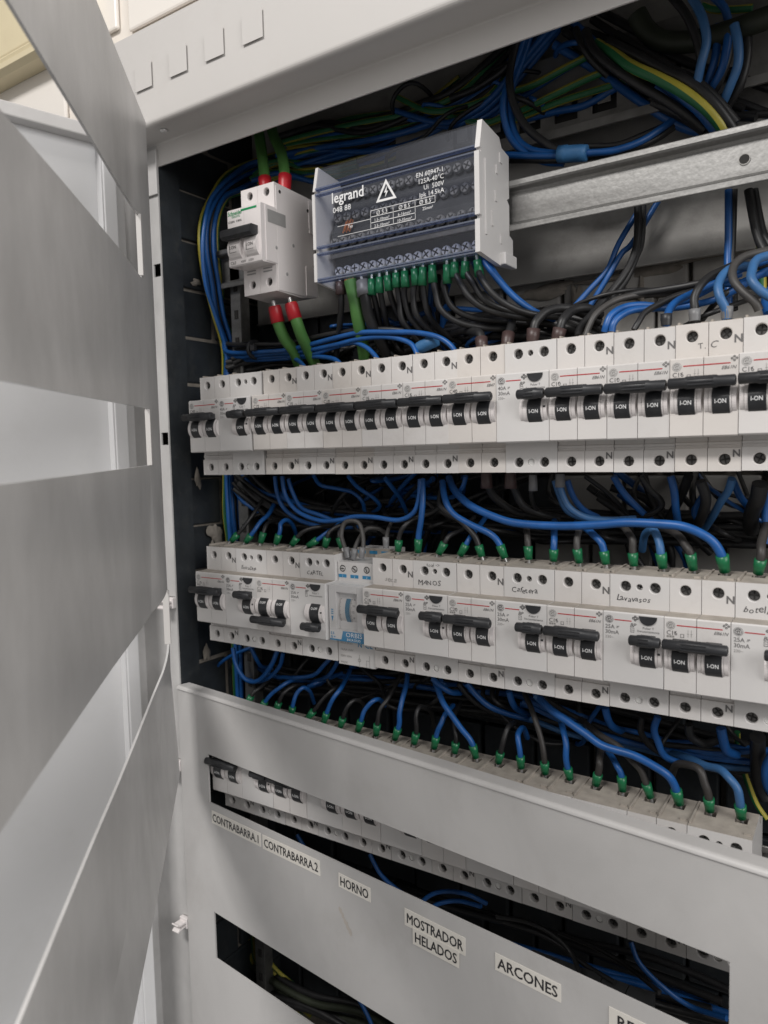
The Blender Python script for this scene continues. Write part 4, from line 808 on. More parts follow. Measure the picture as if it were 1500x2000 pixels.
def many(group, items):
    for (c, r, sp, lab) in items: wire(c, r, path(sp), lab, group)
UW = 'wires hanging under the upper breaker row'
many(UW, [
 ('b', 0.0022, '537,930,.034;540,960,.036;552,990,.040;578,1010,.044;610,1024,.046;650,1030,.050;700,1028,.06', 'lowest blue wire of the three sagging under left of upper row'),
 ('b', 0.0022, '551,930,.030;556,967,.031;580,1000,.032;625,1018,.030;667,1014,.028;693,1008,.027;733,1011,.026;775,1017,.024;803,1006,.023;815,980,.022;823,935,.024', 'long blue wire sagging under the upper row past the dial timer'),
 ('b', 0.0022, '563,935,.034;571,962,.036;590,992,.038;625,1006,.042;650,1016,.046', 'blue wire sagging just right of the long sagging one'),
 ('b', 0.0020, '612,928,.034;626,948,.044;658,953,.052;688,962,.058;706,978,.062;712,1000,.07', 'thin blue wire bending right under the second N-marked breaker'),
 ('b', 0.0020, '680,930,.034;700,953,.046;730,972,.058;742,988,.066;728,1002,.075', 'thin blue wire under the third N-marked breaker of upper row'),
 ('b', 0.0021, '752,934,.034;768,956,.044;784,976,.056;795,1000,.07', 'short blue wire slanting right under the fourth N-marked breaker'),
 ('b', 0.0021, '910,930,.030;904,952,.034;888,968,.042;862,972,.052;820,972,.064;790,960,.075', 'blue wire looping left under the C40 breaker'),
 ('k', 0.0034, '952,940,.030;960,966,.036;982,986,.044;1015,1003,.052;1060,1010,.060', 'thick black wire with brown sleeve under the C40 breaker'),
 ('k', 0.0034, '1000,940,.030;1008,966,.034;1022,990,.040;1052,1005,.048;1095,1012,.056', 'thick black wire with brown sleeve under the 40A switch'),
 ('k', 0.0020, '1041,945,.030;1038,965,.034;1046,990,.044;1062,1006,.056', 'thin black wire under the 40A switch, hanging from a grey lug'),
 ('l', 0.0028, '1093,938,.028;1098,963,.028;1112,990,.030;1143,1009,.034;1193,1015,.040;1240,1014,.05', 'pale blue wire sagging right of the 40A switch under upper row'),
 ('l', 0.0026, '1083,938,.036;1092,968,.038;1110,998,.042;1145,1016,.05', 'pale blue wire partly behind the sagging pale one'),
 ('b', 0.0025, '1108,938,.036;1118,970,.040;1140,996,.046;1170,1012,.056', 'blue wire curving down right behind the pale pair'),
 ('k', 0.0019, '1143,930,.044;1180,958,.052;1210,985,.058;1232,1010,.064', 'thin black wire slanting right under the first C10 breaker'),
 ('b', 0.0027, '1198,930,.038;1220,962,.044;1245,992,.050;1272,1018,.058', 'blue wire slanting right under the second C10 breaker'),
 ('k', 0.0024, '1252,930,.038;1268,955,.042;1288,975,.046;1290,990,.048;1268,1005,.052;1235,1014,.06', 'black wire curling back under the T.C breaker'),
 ('b', 0.0028, '1310,930,.034;1317,960,.036;1322,990,.040;1325,1018,.05', 'straight blue wire hanging under the T.C breaker'),
 ('k', 0.0036, '1345,930,.044;1330,965,.056;1315,995,.066;1298,1025,.076', 'thick black wire slanting left behind the straight blue one'),
 ('k', 0.0038, '1368,940,.030;1378,968,.034;1378,995,.042;1365,1020,.056', 'thick black wire bulging under right part of T.C breaker'),
 ('l', 0.0029, '1430,935,.030;1422,957,.034;1408,980,.040;1390,1010,.052;1375,1030,.064', 'pale blue wire slanting left at right edge under upper row'),
 ('b', 0.0026, '1432,940,.044;1448,970,.052;1462,995,.060;1468,1030,.070', 'dark blue wire behind the pale one at right edge'),
 ('k', 0.0050, '1485,945,.034;1478,975,.040;1470,1005,.052;1465,1035,.066', 'thick black cable at the right edge under upper row'),
 ('b', 0.0026, '1500,960,.05;1496,1000,.05;1498,1060,.05', 'blue wire running down the right picture edge'),
 ('b', 0.0024, '1375,965,.062;1360,985,.064;1358,1005,.066;1368,1022,.07', 'small blue loop behind the thick black wire at right'),
])
for i, (x, y) in enumerate(((951, 936), (999, 936))):
    pass
def sleeve(px, py, Y, mt, lab, r=0.0042, L=0.011, d=(0, 0, -1)):
    o = tag(MB().lathe(at(px, py, Y), d, [(0, r*0.92), (L*0.5, r), (L, r*1.04), (L, r*0.7)], mt, 14).build('cable_sleeve'), lab, 'sleeve', 'cable end sleeves'); return o
sleeve(950, 924, 0.028, 'brown_ferrule', 'brown sleeve under the C40 breaker'); sleeve(997, 924, 0.028, 'brown_ferrule', 'brown sleeve under the left terminal of the 40A switch')
sleeve(1041, 928, 0.028, 'grey_ferrule', 'grey lug under the right terminal of the 40A switch', 0.003); sleeve(1094, 926, 0.027, 'grey_ferrule', 'grey sleeve on pale blue wire right of the 40A switch', 0.0033, 0.009)

# dim background wires that nobody could tell apart: one mass
TANGLE = MB()
def mass(c, r, q, steps): tube(TANGLE, smooth_path(q, steps), r, WC[c][0], 8 if c != 'y' else 12, 'yellow_stripe' if c == 'y' else None, 0.03 if c == 'y' else 0, caps=True)
# dim bundles behind the rows ------------------------------------------------------------
def bundle(c, r, n, base, spread, lab, group, seed, ends=0.0):
    rnd = random.Random(seed); B = path(base)
    for i in range(n):
        off = Vector((rnd.uniform(-1, 1), rnd.uniform(-0.5, 0.5), rnd.uniform(-1, 1)))*spread; q = []
        for j, p in enumerate(B):
            wob = Vector((rnd.uniform(-1, 1), rnd.uniform(-0.5, 0.5), rnd.uniform(-1, 1)))*spread*0.45
            q.append(p+off*(1+ends*abs(j/(len(B)-1)-0.5))+wob)
        mass(c[i % len(c)], r*rnd.uniform(0.85, 1.15), q, 5)
bundle('kkkkkkkb', 0.0026, 16, '455,965,.075;530,990,.07;640,1008,.075;800,1010,.085;950,1018,.08;1100,1028,.085;1300,1032,.09;1520,1040,.09', 0.011, '{} wire in the dim bundle running behind the upper and middle rows', 'bundle between upper and middle rows', 1)
bundle('kkkbkk', 0.0022, 12, '470,935,.05;500,965,.055;560,1000,.06;640,1020,.066;740,1030,.07', 0.009, '{} wire fanning out below the left end of the upper row', 'fan below left end of upper row', 2)
bundle('bkbk', 0.0022, 8, '830,935,.06;800,965,.075;760,1000,.085;720,1060,.09', 0.010, '{} wire crossing down behind the dial timer', 'crossing wires above the dial timer', 3)
bundle('kkb', 0.0024, 9, '880,935,.075;865,985,.085;850,1050,.09;830,1110,.095', 0.012, '{} wire dropping behind the breakers right of the timer', 'dropping wires right of the timer', 4)
bundle('kkbk', 0.0026, 9, '1200,935,.08;1270,1000,.085;1300,1060,.09;1330,1120,.095', 0.018, '{} wire dropping behind the Lavavasos breakers', 'dropping wires behind Lavavasos', 5)
bundle('kkkkbk', 0.0025, 16, '470,1300,.07;560,1330,.075;700,1335,.08;850,1350,.08;1000,1370,.08;1150,1410,.085;1320,1460,.085;1520,1500,.085', 0.013, '{} wire in the dim bundle running under the middle row', 'bundle under the middle row', 6)
bundle('bkbbl', 0.0024, 9, '1040,1375,.05;1130,1410,.055;1260,1450,.06;1390,1475,.06;1520,1490,.06', 0.009, '{} wire in the sagging bundle at right under the middle row', 'sagging bundle at right', 7)

LW = 'wires under the middle breaker row'
many(LW, [
 ('b', 0.0024, '455,1265,.034;462,1300,.034;480,1328,.036;505,1330,.036;530,1300,.034;542,1270,.034', 'wide blue loop under the leftmost middle breaker'),
 ('b', 0.0022, '553,1275,.034;545,1300,.036;525,1322,.040;500,1332,.044;470,1322,.05', 'second blue loop nested under the leftmost middle breaker'),
 ('b', 0.0022, '490,1265,.036;500,1285,.040;512,1300,.048;530,1306,.06', 'short blue wire under the Entradas switch'),
 ('b', 0.0022, '648,1283,.032;634,1300,.032;612,1318,.034;580,1323,.038;545,1322,.046', 'blue wire sweeping left under the Cartel switch'),
 ('b', 0.0022, '660,1290,.036;652,1306,.038;640,1322,.044;615,1330,.055', 'blue wire tucked under the dial timer edge'),
 ('b', 0.0026, '845,1325,.030;862,1340,.030;880,1352,.034;900,1355,.044', 'blue wire bending right under the Manos switch'),
 ('b', 0.0026, '912,1335,.034;930,1358,.036;955,1378,.040;990,1394,.048;1040,1408,.06', 'long blue wire drooping under the C20 breaker'),
 ('k', 0.0026, '895,1335,.038;925,1368,.044;965,1392,.052;1020,1405,.065', 'black wire drooping beside the long blue one under C20'),
 ('b', 0.0028, '994,1350,.034;1000,1368,.036;1010,1383,.044;1030,1395,.06', 'short blue wire under the Cafetera switch'),
 ('k', 0.0024, '1060,1360,.034;1085,1390,.040;1120,1412,.048;1160,1425,.06', 'black wire drooping under the Cafetera switch'),
 ('l', 0.0026, '1045,1358,.030;1068,1382,.030;1098,1405,.034;1130,1418,.042;1190,1440,.055', 'pale blue wire under the Cafetera switch'),
 ('b', 0.0030, '1182,1382,.032;1186,1402,.034;1195,1420,.040;1215,1430,.055', 'blue wire hooking right under the left Lavavasos breaker'),
 ('b', 0.0027, '1285,1400,.032;1278,1425,.032;1284,1450,.034;1300,1475,.038;1330,1492,.046;1380,1498,.06', 'blue wire curling down under the Lavavasos switch'),
 ('k', 0.0026, '1255,1400,.040;1252,1428,.042;1265,1452,.046;1290,1470,.056', 'black wire curling beside the blue one under Lavavasos'),
 ('k', 0.0032, '1345,1415,.034;1352,1440,.036;1375,1452,.042;1400,1446,.052', 'thick black wire looping under the Lavavasos breaker'),
 ('b', 0.0034, '1408,1422,.030;1412,1448,.032;1422,1468,.038;1440,1472,.05', 'thick blue wire hooking right near the right edge'),
 ('y', 0.0022, '1440,1430,.065;1443,1460,.07;1450,1500,.072;1462,1530,.072;1476,1570,.072;1496,1600,.072', 'green and yellow earth wire near the right edge'),
 ('k', 0.0050, '1480,1440,.04;1478,1475,.05;1485,1520,.06;1500,1560,.06', 'thick black cable near the right edge under middle row'),
 ('b', 0.0028, '1510,1470,.04;1496,1500,.042;1498,1535,.05;1512,1560,.06', 'blue loop on the right picture edge under middle row'),
])
def tangle(n, x0, x1, za, zb, ya, yb, cols_, lab, group, seed):
    rnd = random.Random(seed)
    for i in range(n):
        xa = rnd.uniform(x0, x1); L_ = rnd.uniform(0.04, 0.13)*rnd.choice((-1, 1)); k = 5; pts = []
        z_a, z_b = rnd.choice(((zb, za), (zb, zb), (za, zb))); sag = rnd.uniform(-0.02, 0.008)
        for j in range(k):
            t_ = j/(k-1); pts.append(Vector((xa+L_*t_+rnd.uniform(-.006, .006), (0.128 if j in (0, k-1) else rnd.uniform(ya, yb)), z_a+(z_b-z_a)*t_+sag*math.sin(math.pi*t_)+rnd.uniform(-.005, .005))))
        c = rnd.choice(cols_); mass(c, rnd.uniform(0.0013, 0.0021), pts, 5)
tangle(34, 0.02, 0.50, -0.102, -0.046, 0.050, 0.095, 'kkkkkb', 'thin {} wire tangled in the gap between upper and middle rows', 'tangle between upper and middle rows', 51)
tangle(34, 0.02, 0.48, -0.255, -0.196, 0.045, 0.095, 'kkkkkb', 'thin {} wire tangled in the gap under the middle row', 'tangle under the middle row', 52)
tangle(20, 0.10, 0.36, 0.046, 0.085, 0.045, 0.095, 'kkkkb', 'thin {} wire tangled under the distribution block', 'tangle under the distribution block', 53)
tangle(8, 0.08, 0.30, 0.215, 0.255, 0.066, 0.096, 'kkbky', 'thin {} wire tangled in the top of the recess', 'tangle in the top of the recess', 54)
# left riser -----------------------------------------------------------------------------
LR = 'wires running down beside the left inner wall'
def atx(px, py, X):
    d = ray(px, py); return CAM+d*((X-CAM.x)/d.x)
rnd = random.Random(11); cl = 'ybbybbykby'
rise = [(500, 313), (443, 340), (408, 387), (394, 433), (391, 490), (400, 555), (417, 617), (436, 680), (438, 760), (438, 850), (439, 930), (441, 1000), (447, 1070), (452, 1180), (455, 1280), (461, 1390)]
for i, c in enumerate(cl):
    lane = i % 5; xx = -0.0325+0.0042*(i % 3)+0.003*(i//5)
    q = [at(900+rnd.uniform(-30, 30), 150+i*6, .103), at(790, 230+i*7+rnd.uniform(-12, 12), .100), at(690, 268+i*6+rnd.uniform(-14, 14), .096), at(585, 290+i*6+rnd.uniform(-9, 9), .088)]
    for j, (px, py) in enumerate(rise):
        o = lane*(8 if j < 3 else 7 if j < 6 else 4.5 if j < 9 else 7)+(i//5)*5+rnd.uniform(-1.5, 1.5)
        q.append(atx(px+o, py+(o*0.9 if j < 2 else 0), xx+(0.014 if j == 0 else 0.006 if j == 1 else 0)+rnd.uniform(-.0012, .0012)))
    wire(c, 0.0024 if c != 'y' else 0.0022, q, WC[c][1]+' wire in the bundle curving down beside the dark left wall', LR, steps=4)
# strapped run over the upper row -----------------------------------------------------------
many('strapped run above the upper row', [
 ('b', 0.0023, '437,668,.060;440,684,.052;462,690,.046;510,686,.042;567,682,.038;640,665,.034;700,652,.030;760,649,.027;815,650,.024;858,661,.022;885,680,.021;892,700,.022', 'uppermost long blue wire of the strapped run above upper row'),
 ('b', 0.0023, '441,672,.062;446,690,.054;470,696,.048;520,692,.044;580,688,.040;650,674,.036;705,662,.032;760,660,.030;800,670,.027;814,690,.024;818,705,.023', 'blue wire of the strapped run ending over fourth N-marked breaker'),
 ('b', 0.0022, '438,662,.066;442,694,.056;480,700,.050;540,697,.046;610,692,.042;680,672,.036;712,676,.032;733,694,.027;740,712,.024', 'blue wire of the strapped run ending over third N-marked breaker'),
 ('b', 0.0022, '440,676,.068;450,700,.058;490,704,.052;550,700,.048;610,697,.042;650,700,.034;668,715,.026', 'lowest blue wire of the strapped run above upper row'),
 ('b', 0.0021, '480,692,.056;540,690,.050;575,700,.040;592,716,.030;598,728,.026', 'short blue wire dropping over the first N-marked breaker'),
 ('k', 0.0025, '436,640,.064;438,666,.058;455,674,.050;500,674,.046;560,670,.042;640,655,.038;700,646,.034;770,645,.036;850,655,.045', 'black wire on top of the strapped run above upper row'),
 ('k', 0.0025, '437,650,.068;440,672,.062;460,681,.054;505,680,.050;565,675,.046;640,662,.044;720,655,.044;800,665,.05', 'second black wire on top of the strapped run'),
])
for i, (px, py, Y) in enumerate(((497, 683, .046), (432, 590, .058), (430, 615, .058))):
    m = MB(); p = at(px, py, Y); d = Vector((1, -0.1, 0.05)) if i == 0 else Vector((0.1, 0, 1))
    m.lathe(p-d.normalized()*0.0018, d, [(0, 0.0085), (0.0004, 0.0090), (0.0032, 0.0090), (0.0036, 0.0085)], 'black_plastic', 16); m.box(p.x+0.004, p.x+0.009, p.y-0.0105, p.y-0.006, p.z-0.0025, p.z+0.0025, 'black_plastic', 0.0005)
    tag(m.build('cable_tie'), ['black cable tie round the blue run above upper row', 'upper black cable tie on the left riser bundle', 'lower black cable tie on the left riser bundle'][i], 'cable tie')
bundle('kkkkkk', 0.0024, 9, '450,715,.05;490,705,.055;540,700,.06;600,698,.066;680,690,.07', 0.007, '{} wire rising behind the left end of the upper row', 'black wires behind left end of upper row', 21)
# red sleeved green cables of the main breaker ----------------------------------------------
for i, (a, e_) in enumerate((('519,366,.020;517,345,.022;512,300,.030;503,250,.042;498,200,.06', 'left'), ('556,362,.020;557,340,.022;550,300,.032;533,262,.044;522,215,.062', 'right'))):
    wire('G', 0.0048, path(a), 'thick green cable entering the main breaker from above, '+e_+' one', 'green cables at the main breaker', name='cable')
    p = path(a); d = (p[1]-p[0]).normalized(); tag(MB().lathe(p[0]-d*0.006, d, [(0, 0.0050), (0.008, 0.0054), (0.0145, 0.0055), (0.0148, 0.0049)], 'red_shrink', 16).build('red_sleeve'), 'red sleeve on top of the main breaker, '+e_+' one', 'sleeve', 'red cable sleeves')
for i, (a, e_) in enumerate((('536,598,.018;542,625,.020;556,660,.028;575,690,.040;590,730,.055;600,780,.06', 'left'), ('568,592,.018;577,625,.020;590,655,.028;606,690,.042;622,730,.055;630,780,.06', 'right'))):
    wire('G', 0.0052, path(a), 'thick green cable leaving the main breaker below, '+e_+' one', 'green cables at the main breaker', name='cable')
    p = path(a); d = (p[1]-p[0]).normalized(); tag(MB().lathe(p[0]-d*0.0045, d, [(0, 0.0016), (0.0045, 0.0018)], 'bright_steel', 10).lathe(p[0], d, [(0, 0.0050), (0.002, 0.0056), (0.0135, 0.0058), (0.0138, 0.0050)], 'red_shrink', 16).build('red_sleeve'), 'red sleeve below the main breaker, '+e_+' one', 'sleeve', 'red cable sleeves')
# wires from the distribution block -----------------------------------------------------------
fx = [726, 741, 756, 773, 790, 809, 826, 844, 873, 888, 909, 932]; fyy = [545, 541, 538, 533, 530, 525, 522, 518, 517, 512, 510, 507]
ends = ['735,600,.03;745,650,.045;760,700,.06', '747,600,.03;762,650,.045;785,690,.06', '766,590,.03;790,640,.045;820,690,.06', '778,590,.026;788,625,.03;812,660,.042;845,690,.056', '790,580,.026;800,620,.03;830,655,.042;860,690,.056',
        '808,580,.024;815,615,.028;840,648,.04;880,680,.056', '827,575,.024;836,612,.03;860,645,.044;900,670,.06', '850,570,.022;862,606,.024;895,630,.030;950,640,.04;1010,640,.05', '868,560,.024;885,600,.028;925,622,.036;985,630,.05;1040,632,.06',
        '898,550,.020;915,582,.020;950,605,.026;1000,618,.036;1060,624,.05', '922,550,.022;945,585,.024;985,605,.032;1040,616,.045;1090,620,.06', '938,540,.018;960,572,.018;995,598,.024;1040,614,.036;1100,622,.05']
for i, (px, py) in enumerate(zip(fx, fyy)):
    wire('k', 0.0027, [at(px, py, 0.021), at(px+1, py+20, 0.022)]+path(ends[i]), 'black wire with green ferrule, %s from the left under the distribution block' % NUM[i], 'green-tipped wires under the distribution block', 'G', flen=0.012, fr=0.0034)
wire('k', 0.0030, path('664,550,.020;667,590,.022;664,630,.03;657,680,.045;650,730,.06'), 'leftmost black wire under the distribution block with brown sleeve', None, 'B', flen=0.010, fr=0.0042)
wire('G', 0.0054, path('684,548,.020;690,580,.021;698,620,.026;706,660,.036;712,700,.048;716,740,.06'), 'thick green cable with bare copper end under the distribution block', None, name='cable')
m = MB()
for k in range(14):
    a = k*2.4; p = at(683, 536, 0.020)+Vector((math.cos(a)*0.0032*math.sqrt(k/14), math.sin(a)*0.0032*math.sqrt(k/14), 0)); m.lathe(p+Vector((0, 0, 0.004)), (0.1*math.cos(a), 0.1*math.sin(a), -1), [(0, 0.0005), (0.0095, 0.0006)], 'copper', 5)
tag(m.build('copper_end'), 'bare copper strands of the green cable under the distribution block', 'copper')
wire('k', 0.0046, path('707,548,.020;712,580,.021;718,615,.026;735,650,.036;755,690,.05'), 'thick black wire with grey sleeve under the distribution block', None, 'S', flen=0.013, fr=0.0056)
many('blue wires right under the distribution block', [('b', 0.0025, '938,500,.026;958,530,.024;985,562,.026;1015,592,.032;1050,612,.042;1085,625,.06', 'front blue wire curving right from under the distribution block'), ('b', 0.0025, '948,505,.030;972,540,.030;1002,575,.034;1035,602,.042;1070,622,.06', 'second blue wire curving right from under the distribution block'), ('b', 0.0024, '925,510,.034;940,550,.040;975,590,.046;1000,610,.056', 'rear blue wire curving right from under the distribution block')])
bundle('bk', 0.0023, 8, '850,560,.05;845,600,.055;850,640,.06;860,690,.065', 0.012, '{} wire dropping behind the block wires', 'wires dropping behind block wires', 22)
bundle('kkkk', 0.0036, 7, '800,665,.055;880,645,.058;960,635,.06;1060,635,.062;1130,650,.065;1180,690,.07', 0.007, '{} cable of the sagging run between block and upper row', 'black run between block and upper row', 23)
bundle('bk', 0.0022, 8, '900,690,.06;980,668,.066;1060,655,.07;1110,640,.07', 0.007, '{} thin wire behind the brown-sleeved cables', 'thin wires behind brown-sleeved cables', 24)
for i, (xm, a, lab) in enumerate(((14.5, '938,655,.026;924,646,.034;900,648,.046;870,662,.06', 'over the C40 breaker'), (15.5, '992,655,.026;996,640,.034;1002,622,.05;1008,605,.07', 'at the right of the C40 breaker'), (16.55, '1043,642,.023;1052,626,.026;1068,610,.032;1095,603,.042;1130,608,.052;1170,628,.064', 'over the left terminal of the 40A switch'), (17.5, '1093,636,.023;1102,622,.026;1118,608,.034;1145,603,.044;1175,615,.056', 'over the right terminal of the 40A switch'))):
    wire('k', 0.0036, [Vector((xm*P, 0.022, ZT_-0.001))]+path(a), 'thick black cable with brown sleeve '+lab, 'brown-sleeved cables over the upper row', 'B', flen=0.0125, fr=0.0044)
sleeve(818, 680, 0.030, 'tape_blue', 'blue tape wrap above the middle of the upper row', 0.005, 0.016, (0.9, 0, 0.3))
# right half above the upper row ---------------------------------------------------------------
z = lambda s_: ';'.join('%.1f,%.1f,%s' % (980+float(q.split(',')[0])/2.885, 440+float(q.split(',')[1])/2.885, q.split(',')[2]) for q in s_.split(';'))
R4 = [
 ('b', 0.0024, '400,470,.070;490,370,.078;590,250,.084;650,130,.086;700,30,.086;850,-210,.092', 'left blue wire climbing to the bare rail right of the block'),
 ('b', 0.0024, '490,470,.066;550,370,.074;605,280,.080;670,160,.084;740,90,.086;930,-210,.092', 'right blue wire climbing to the bare rail right of the block'),
 ('k', 0.0030, '765,-200,.082;768,60,.080;740,180,.074;680,290,.066;600,400,.056;510,500,.044;450,570,.034;432,625,.026', 'front black cable sweeping down left from the bare rail'),
 ('k', 0.0030, '795,-200,.086;790,80,.084;758,190,.078;700,310,.070;610,420,.06;520,510,.05;470,590,.035', 'rear black cable sweeping down left from the bare rail'),
 ('g', 0.0024, '472,625,.022;490,570,.024;540,500,.030;640,430,.042;760,395,.052;900,385,.058;1070,385,.066', 'grey wire arching over the first C10 breaker'),
 ('k', 0.0028, '620,425,.046;760,390,.052;900,365,.056;1050,340,.058;1160,310,.056;1260,250,.054;1380,235,.056;1520,220,.06', 'black wire running right above the C10 breakers'),
 ('b', 0.0026, '580,600,.020;590,560,.020;620,500,.023;690,465,.030;780,455,.038;900,452,.046;1010,430,.050;1180,350,.052;1330,260,.052;1520,190,.055', 'upper blue wire arching right from the first C10 breaker'),
 ('b', 0.0026, '620,600,.020;628,560,.020;660,510,.024;740,482,.032;860,472,.042;1000,460,.050;1180,420,.054;1320,360,.056;1520,230,.06', 'lower blue wire arching right from the first C10 breaker'),
 ('k', 0.0023, '745,590,.022;765,550,.024;810,495,.030;890,435,.040;980,400,.048;1080,375,.056', 'thin black wire arching over the second C10 breaker'),
 ('b', 0.0028, '927,570,.020;928,520,.020;945,470,.024;1000,425,.032;1100,375,.044;1220,320,.05;1340,270,.056', 'blue wire rising from the second C10 breaker N terminal'),
 ('k', 0.0029, '1087,545,.020;1085,480,.019;1088,410,.020;1110,345,.024;1170,290,.034;1260,240,.046;1340,215,.056', 'black wire rising from the T.C breaker left terminal'),
 ('l', 0.0030, '1268,530,.019;1258,470,.018;1232,400,.018;1228,330,.022;1262,270,.032;1340,235,.044;1420,225,.056', 'pale blue wire rising from the T.C breaker N terminal'),
 ('g', 0.0029, '1450,480,.022;1420,430,.021;1355,370,.022;1308,300,.026;1308,230,.034;1370,180,.044;1500,145,.055', 'grey wire looping near the right edge above upper row'),
 ('l', 0.0031, '1540,420,.020;1470,375,.018;1418,320,.019;1408,260,.024;1440,200,.034;1530,160,.044', 'pale blue loop at the right edge above upper row'),
 ('b', 0.0028, '1278,-200,.080;1280,60,.080;1278,200,.078;1282,340,.074;1286,500,.07', 'vertical blue wire hanging behind the T.C breaker'),
 ('k', 0.0028, '1308,-200,.082;1305,80,.082;1300,200,.08;1300,330,.076;1310,480,.072', 'vertical black wire beside the vertical blue one'),
 ('k', 0.0032, '1390,-200,.078;1430,40,.076;1480,140,.074;1540,240,.072', 'black cable slanting to the right edge below the rail'),
 ('k', 0.0032, '1420,-200,.082;1465,30,.08;1520,120,.078;1560,200,.076', 'rear black cable slanting to the right edge below the rail'),
 ('y', 0.0026, '1440,60,.088;1460,130,.088;1470,250,.088;1468,400,.088', 'green and yellow wire hanging at the right edge below the rail'),
 ('b', 0.0030, '1500,500,.05;1480,440,.056;1500,380,.06;1540,350,.064', 'dark blue wire bend at the right edge above upper row'),
 ('b', 0.0026, '1250,330,.056;1330,330,.058;1420,290,.06;1530,250,.062', 'blue wire crossing behind the loops at right'),
]
many('wires above the right half of the upper row', [(c, r, z(sp), lab) for c, r, sp, lab in R4])
for (px, py, mt, lab) in ((1087, 540, 'grey_ferrule', 'grey lug on the T.C breaker left terminal'), (1268, 528, 'grey_ferrule', 'grey lug on the T.C breaker N terminal'), (927, 565, 'black_plastic', 'black sleeve on the second C10 breaker N terminal')):
    sleeve(980+px/2.885, 440+py/2.885, 0.0195, mt, lab, 0.0034, 0.007, (0, 0, 1))
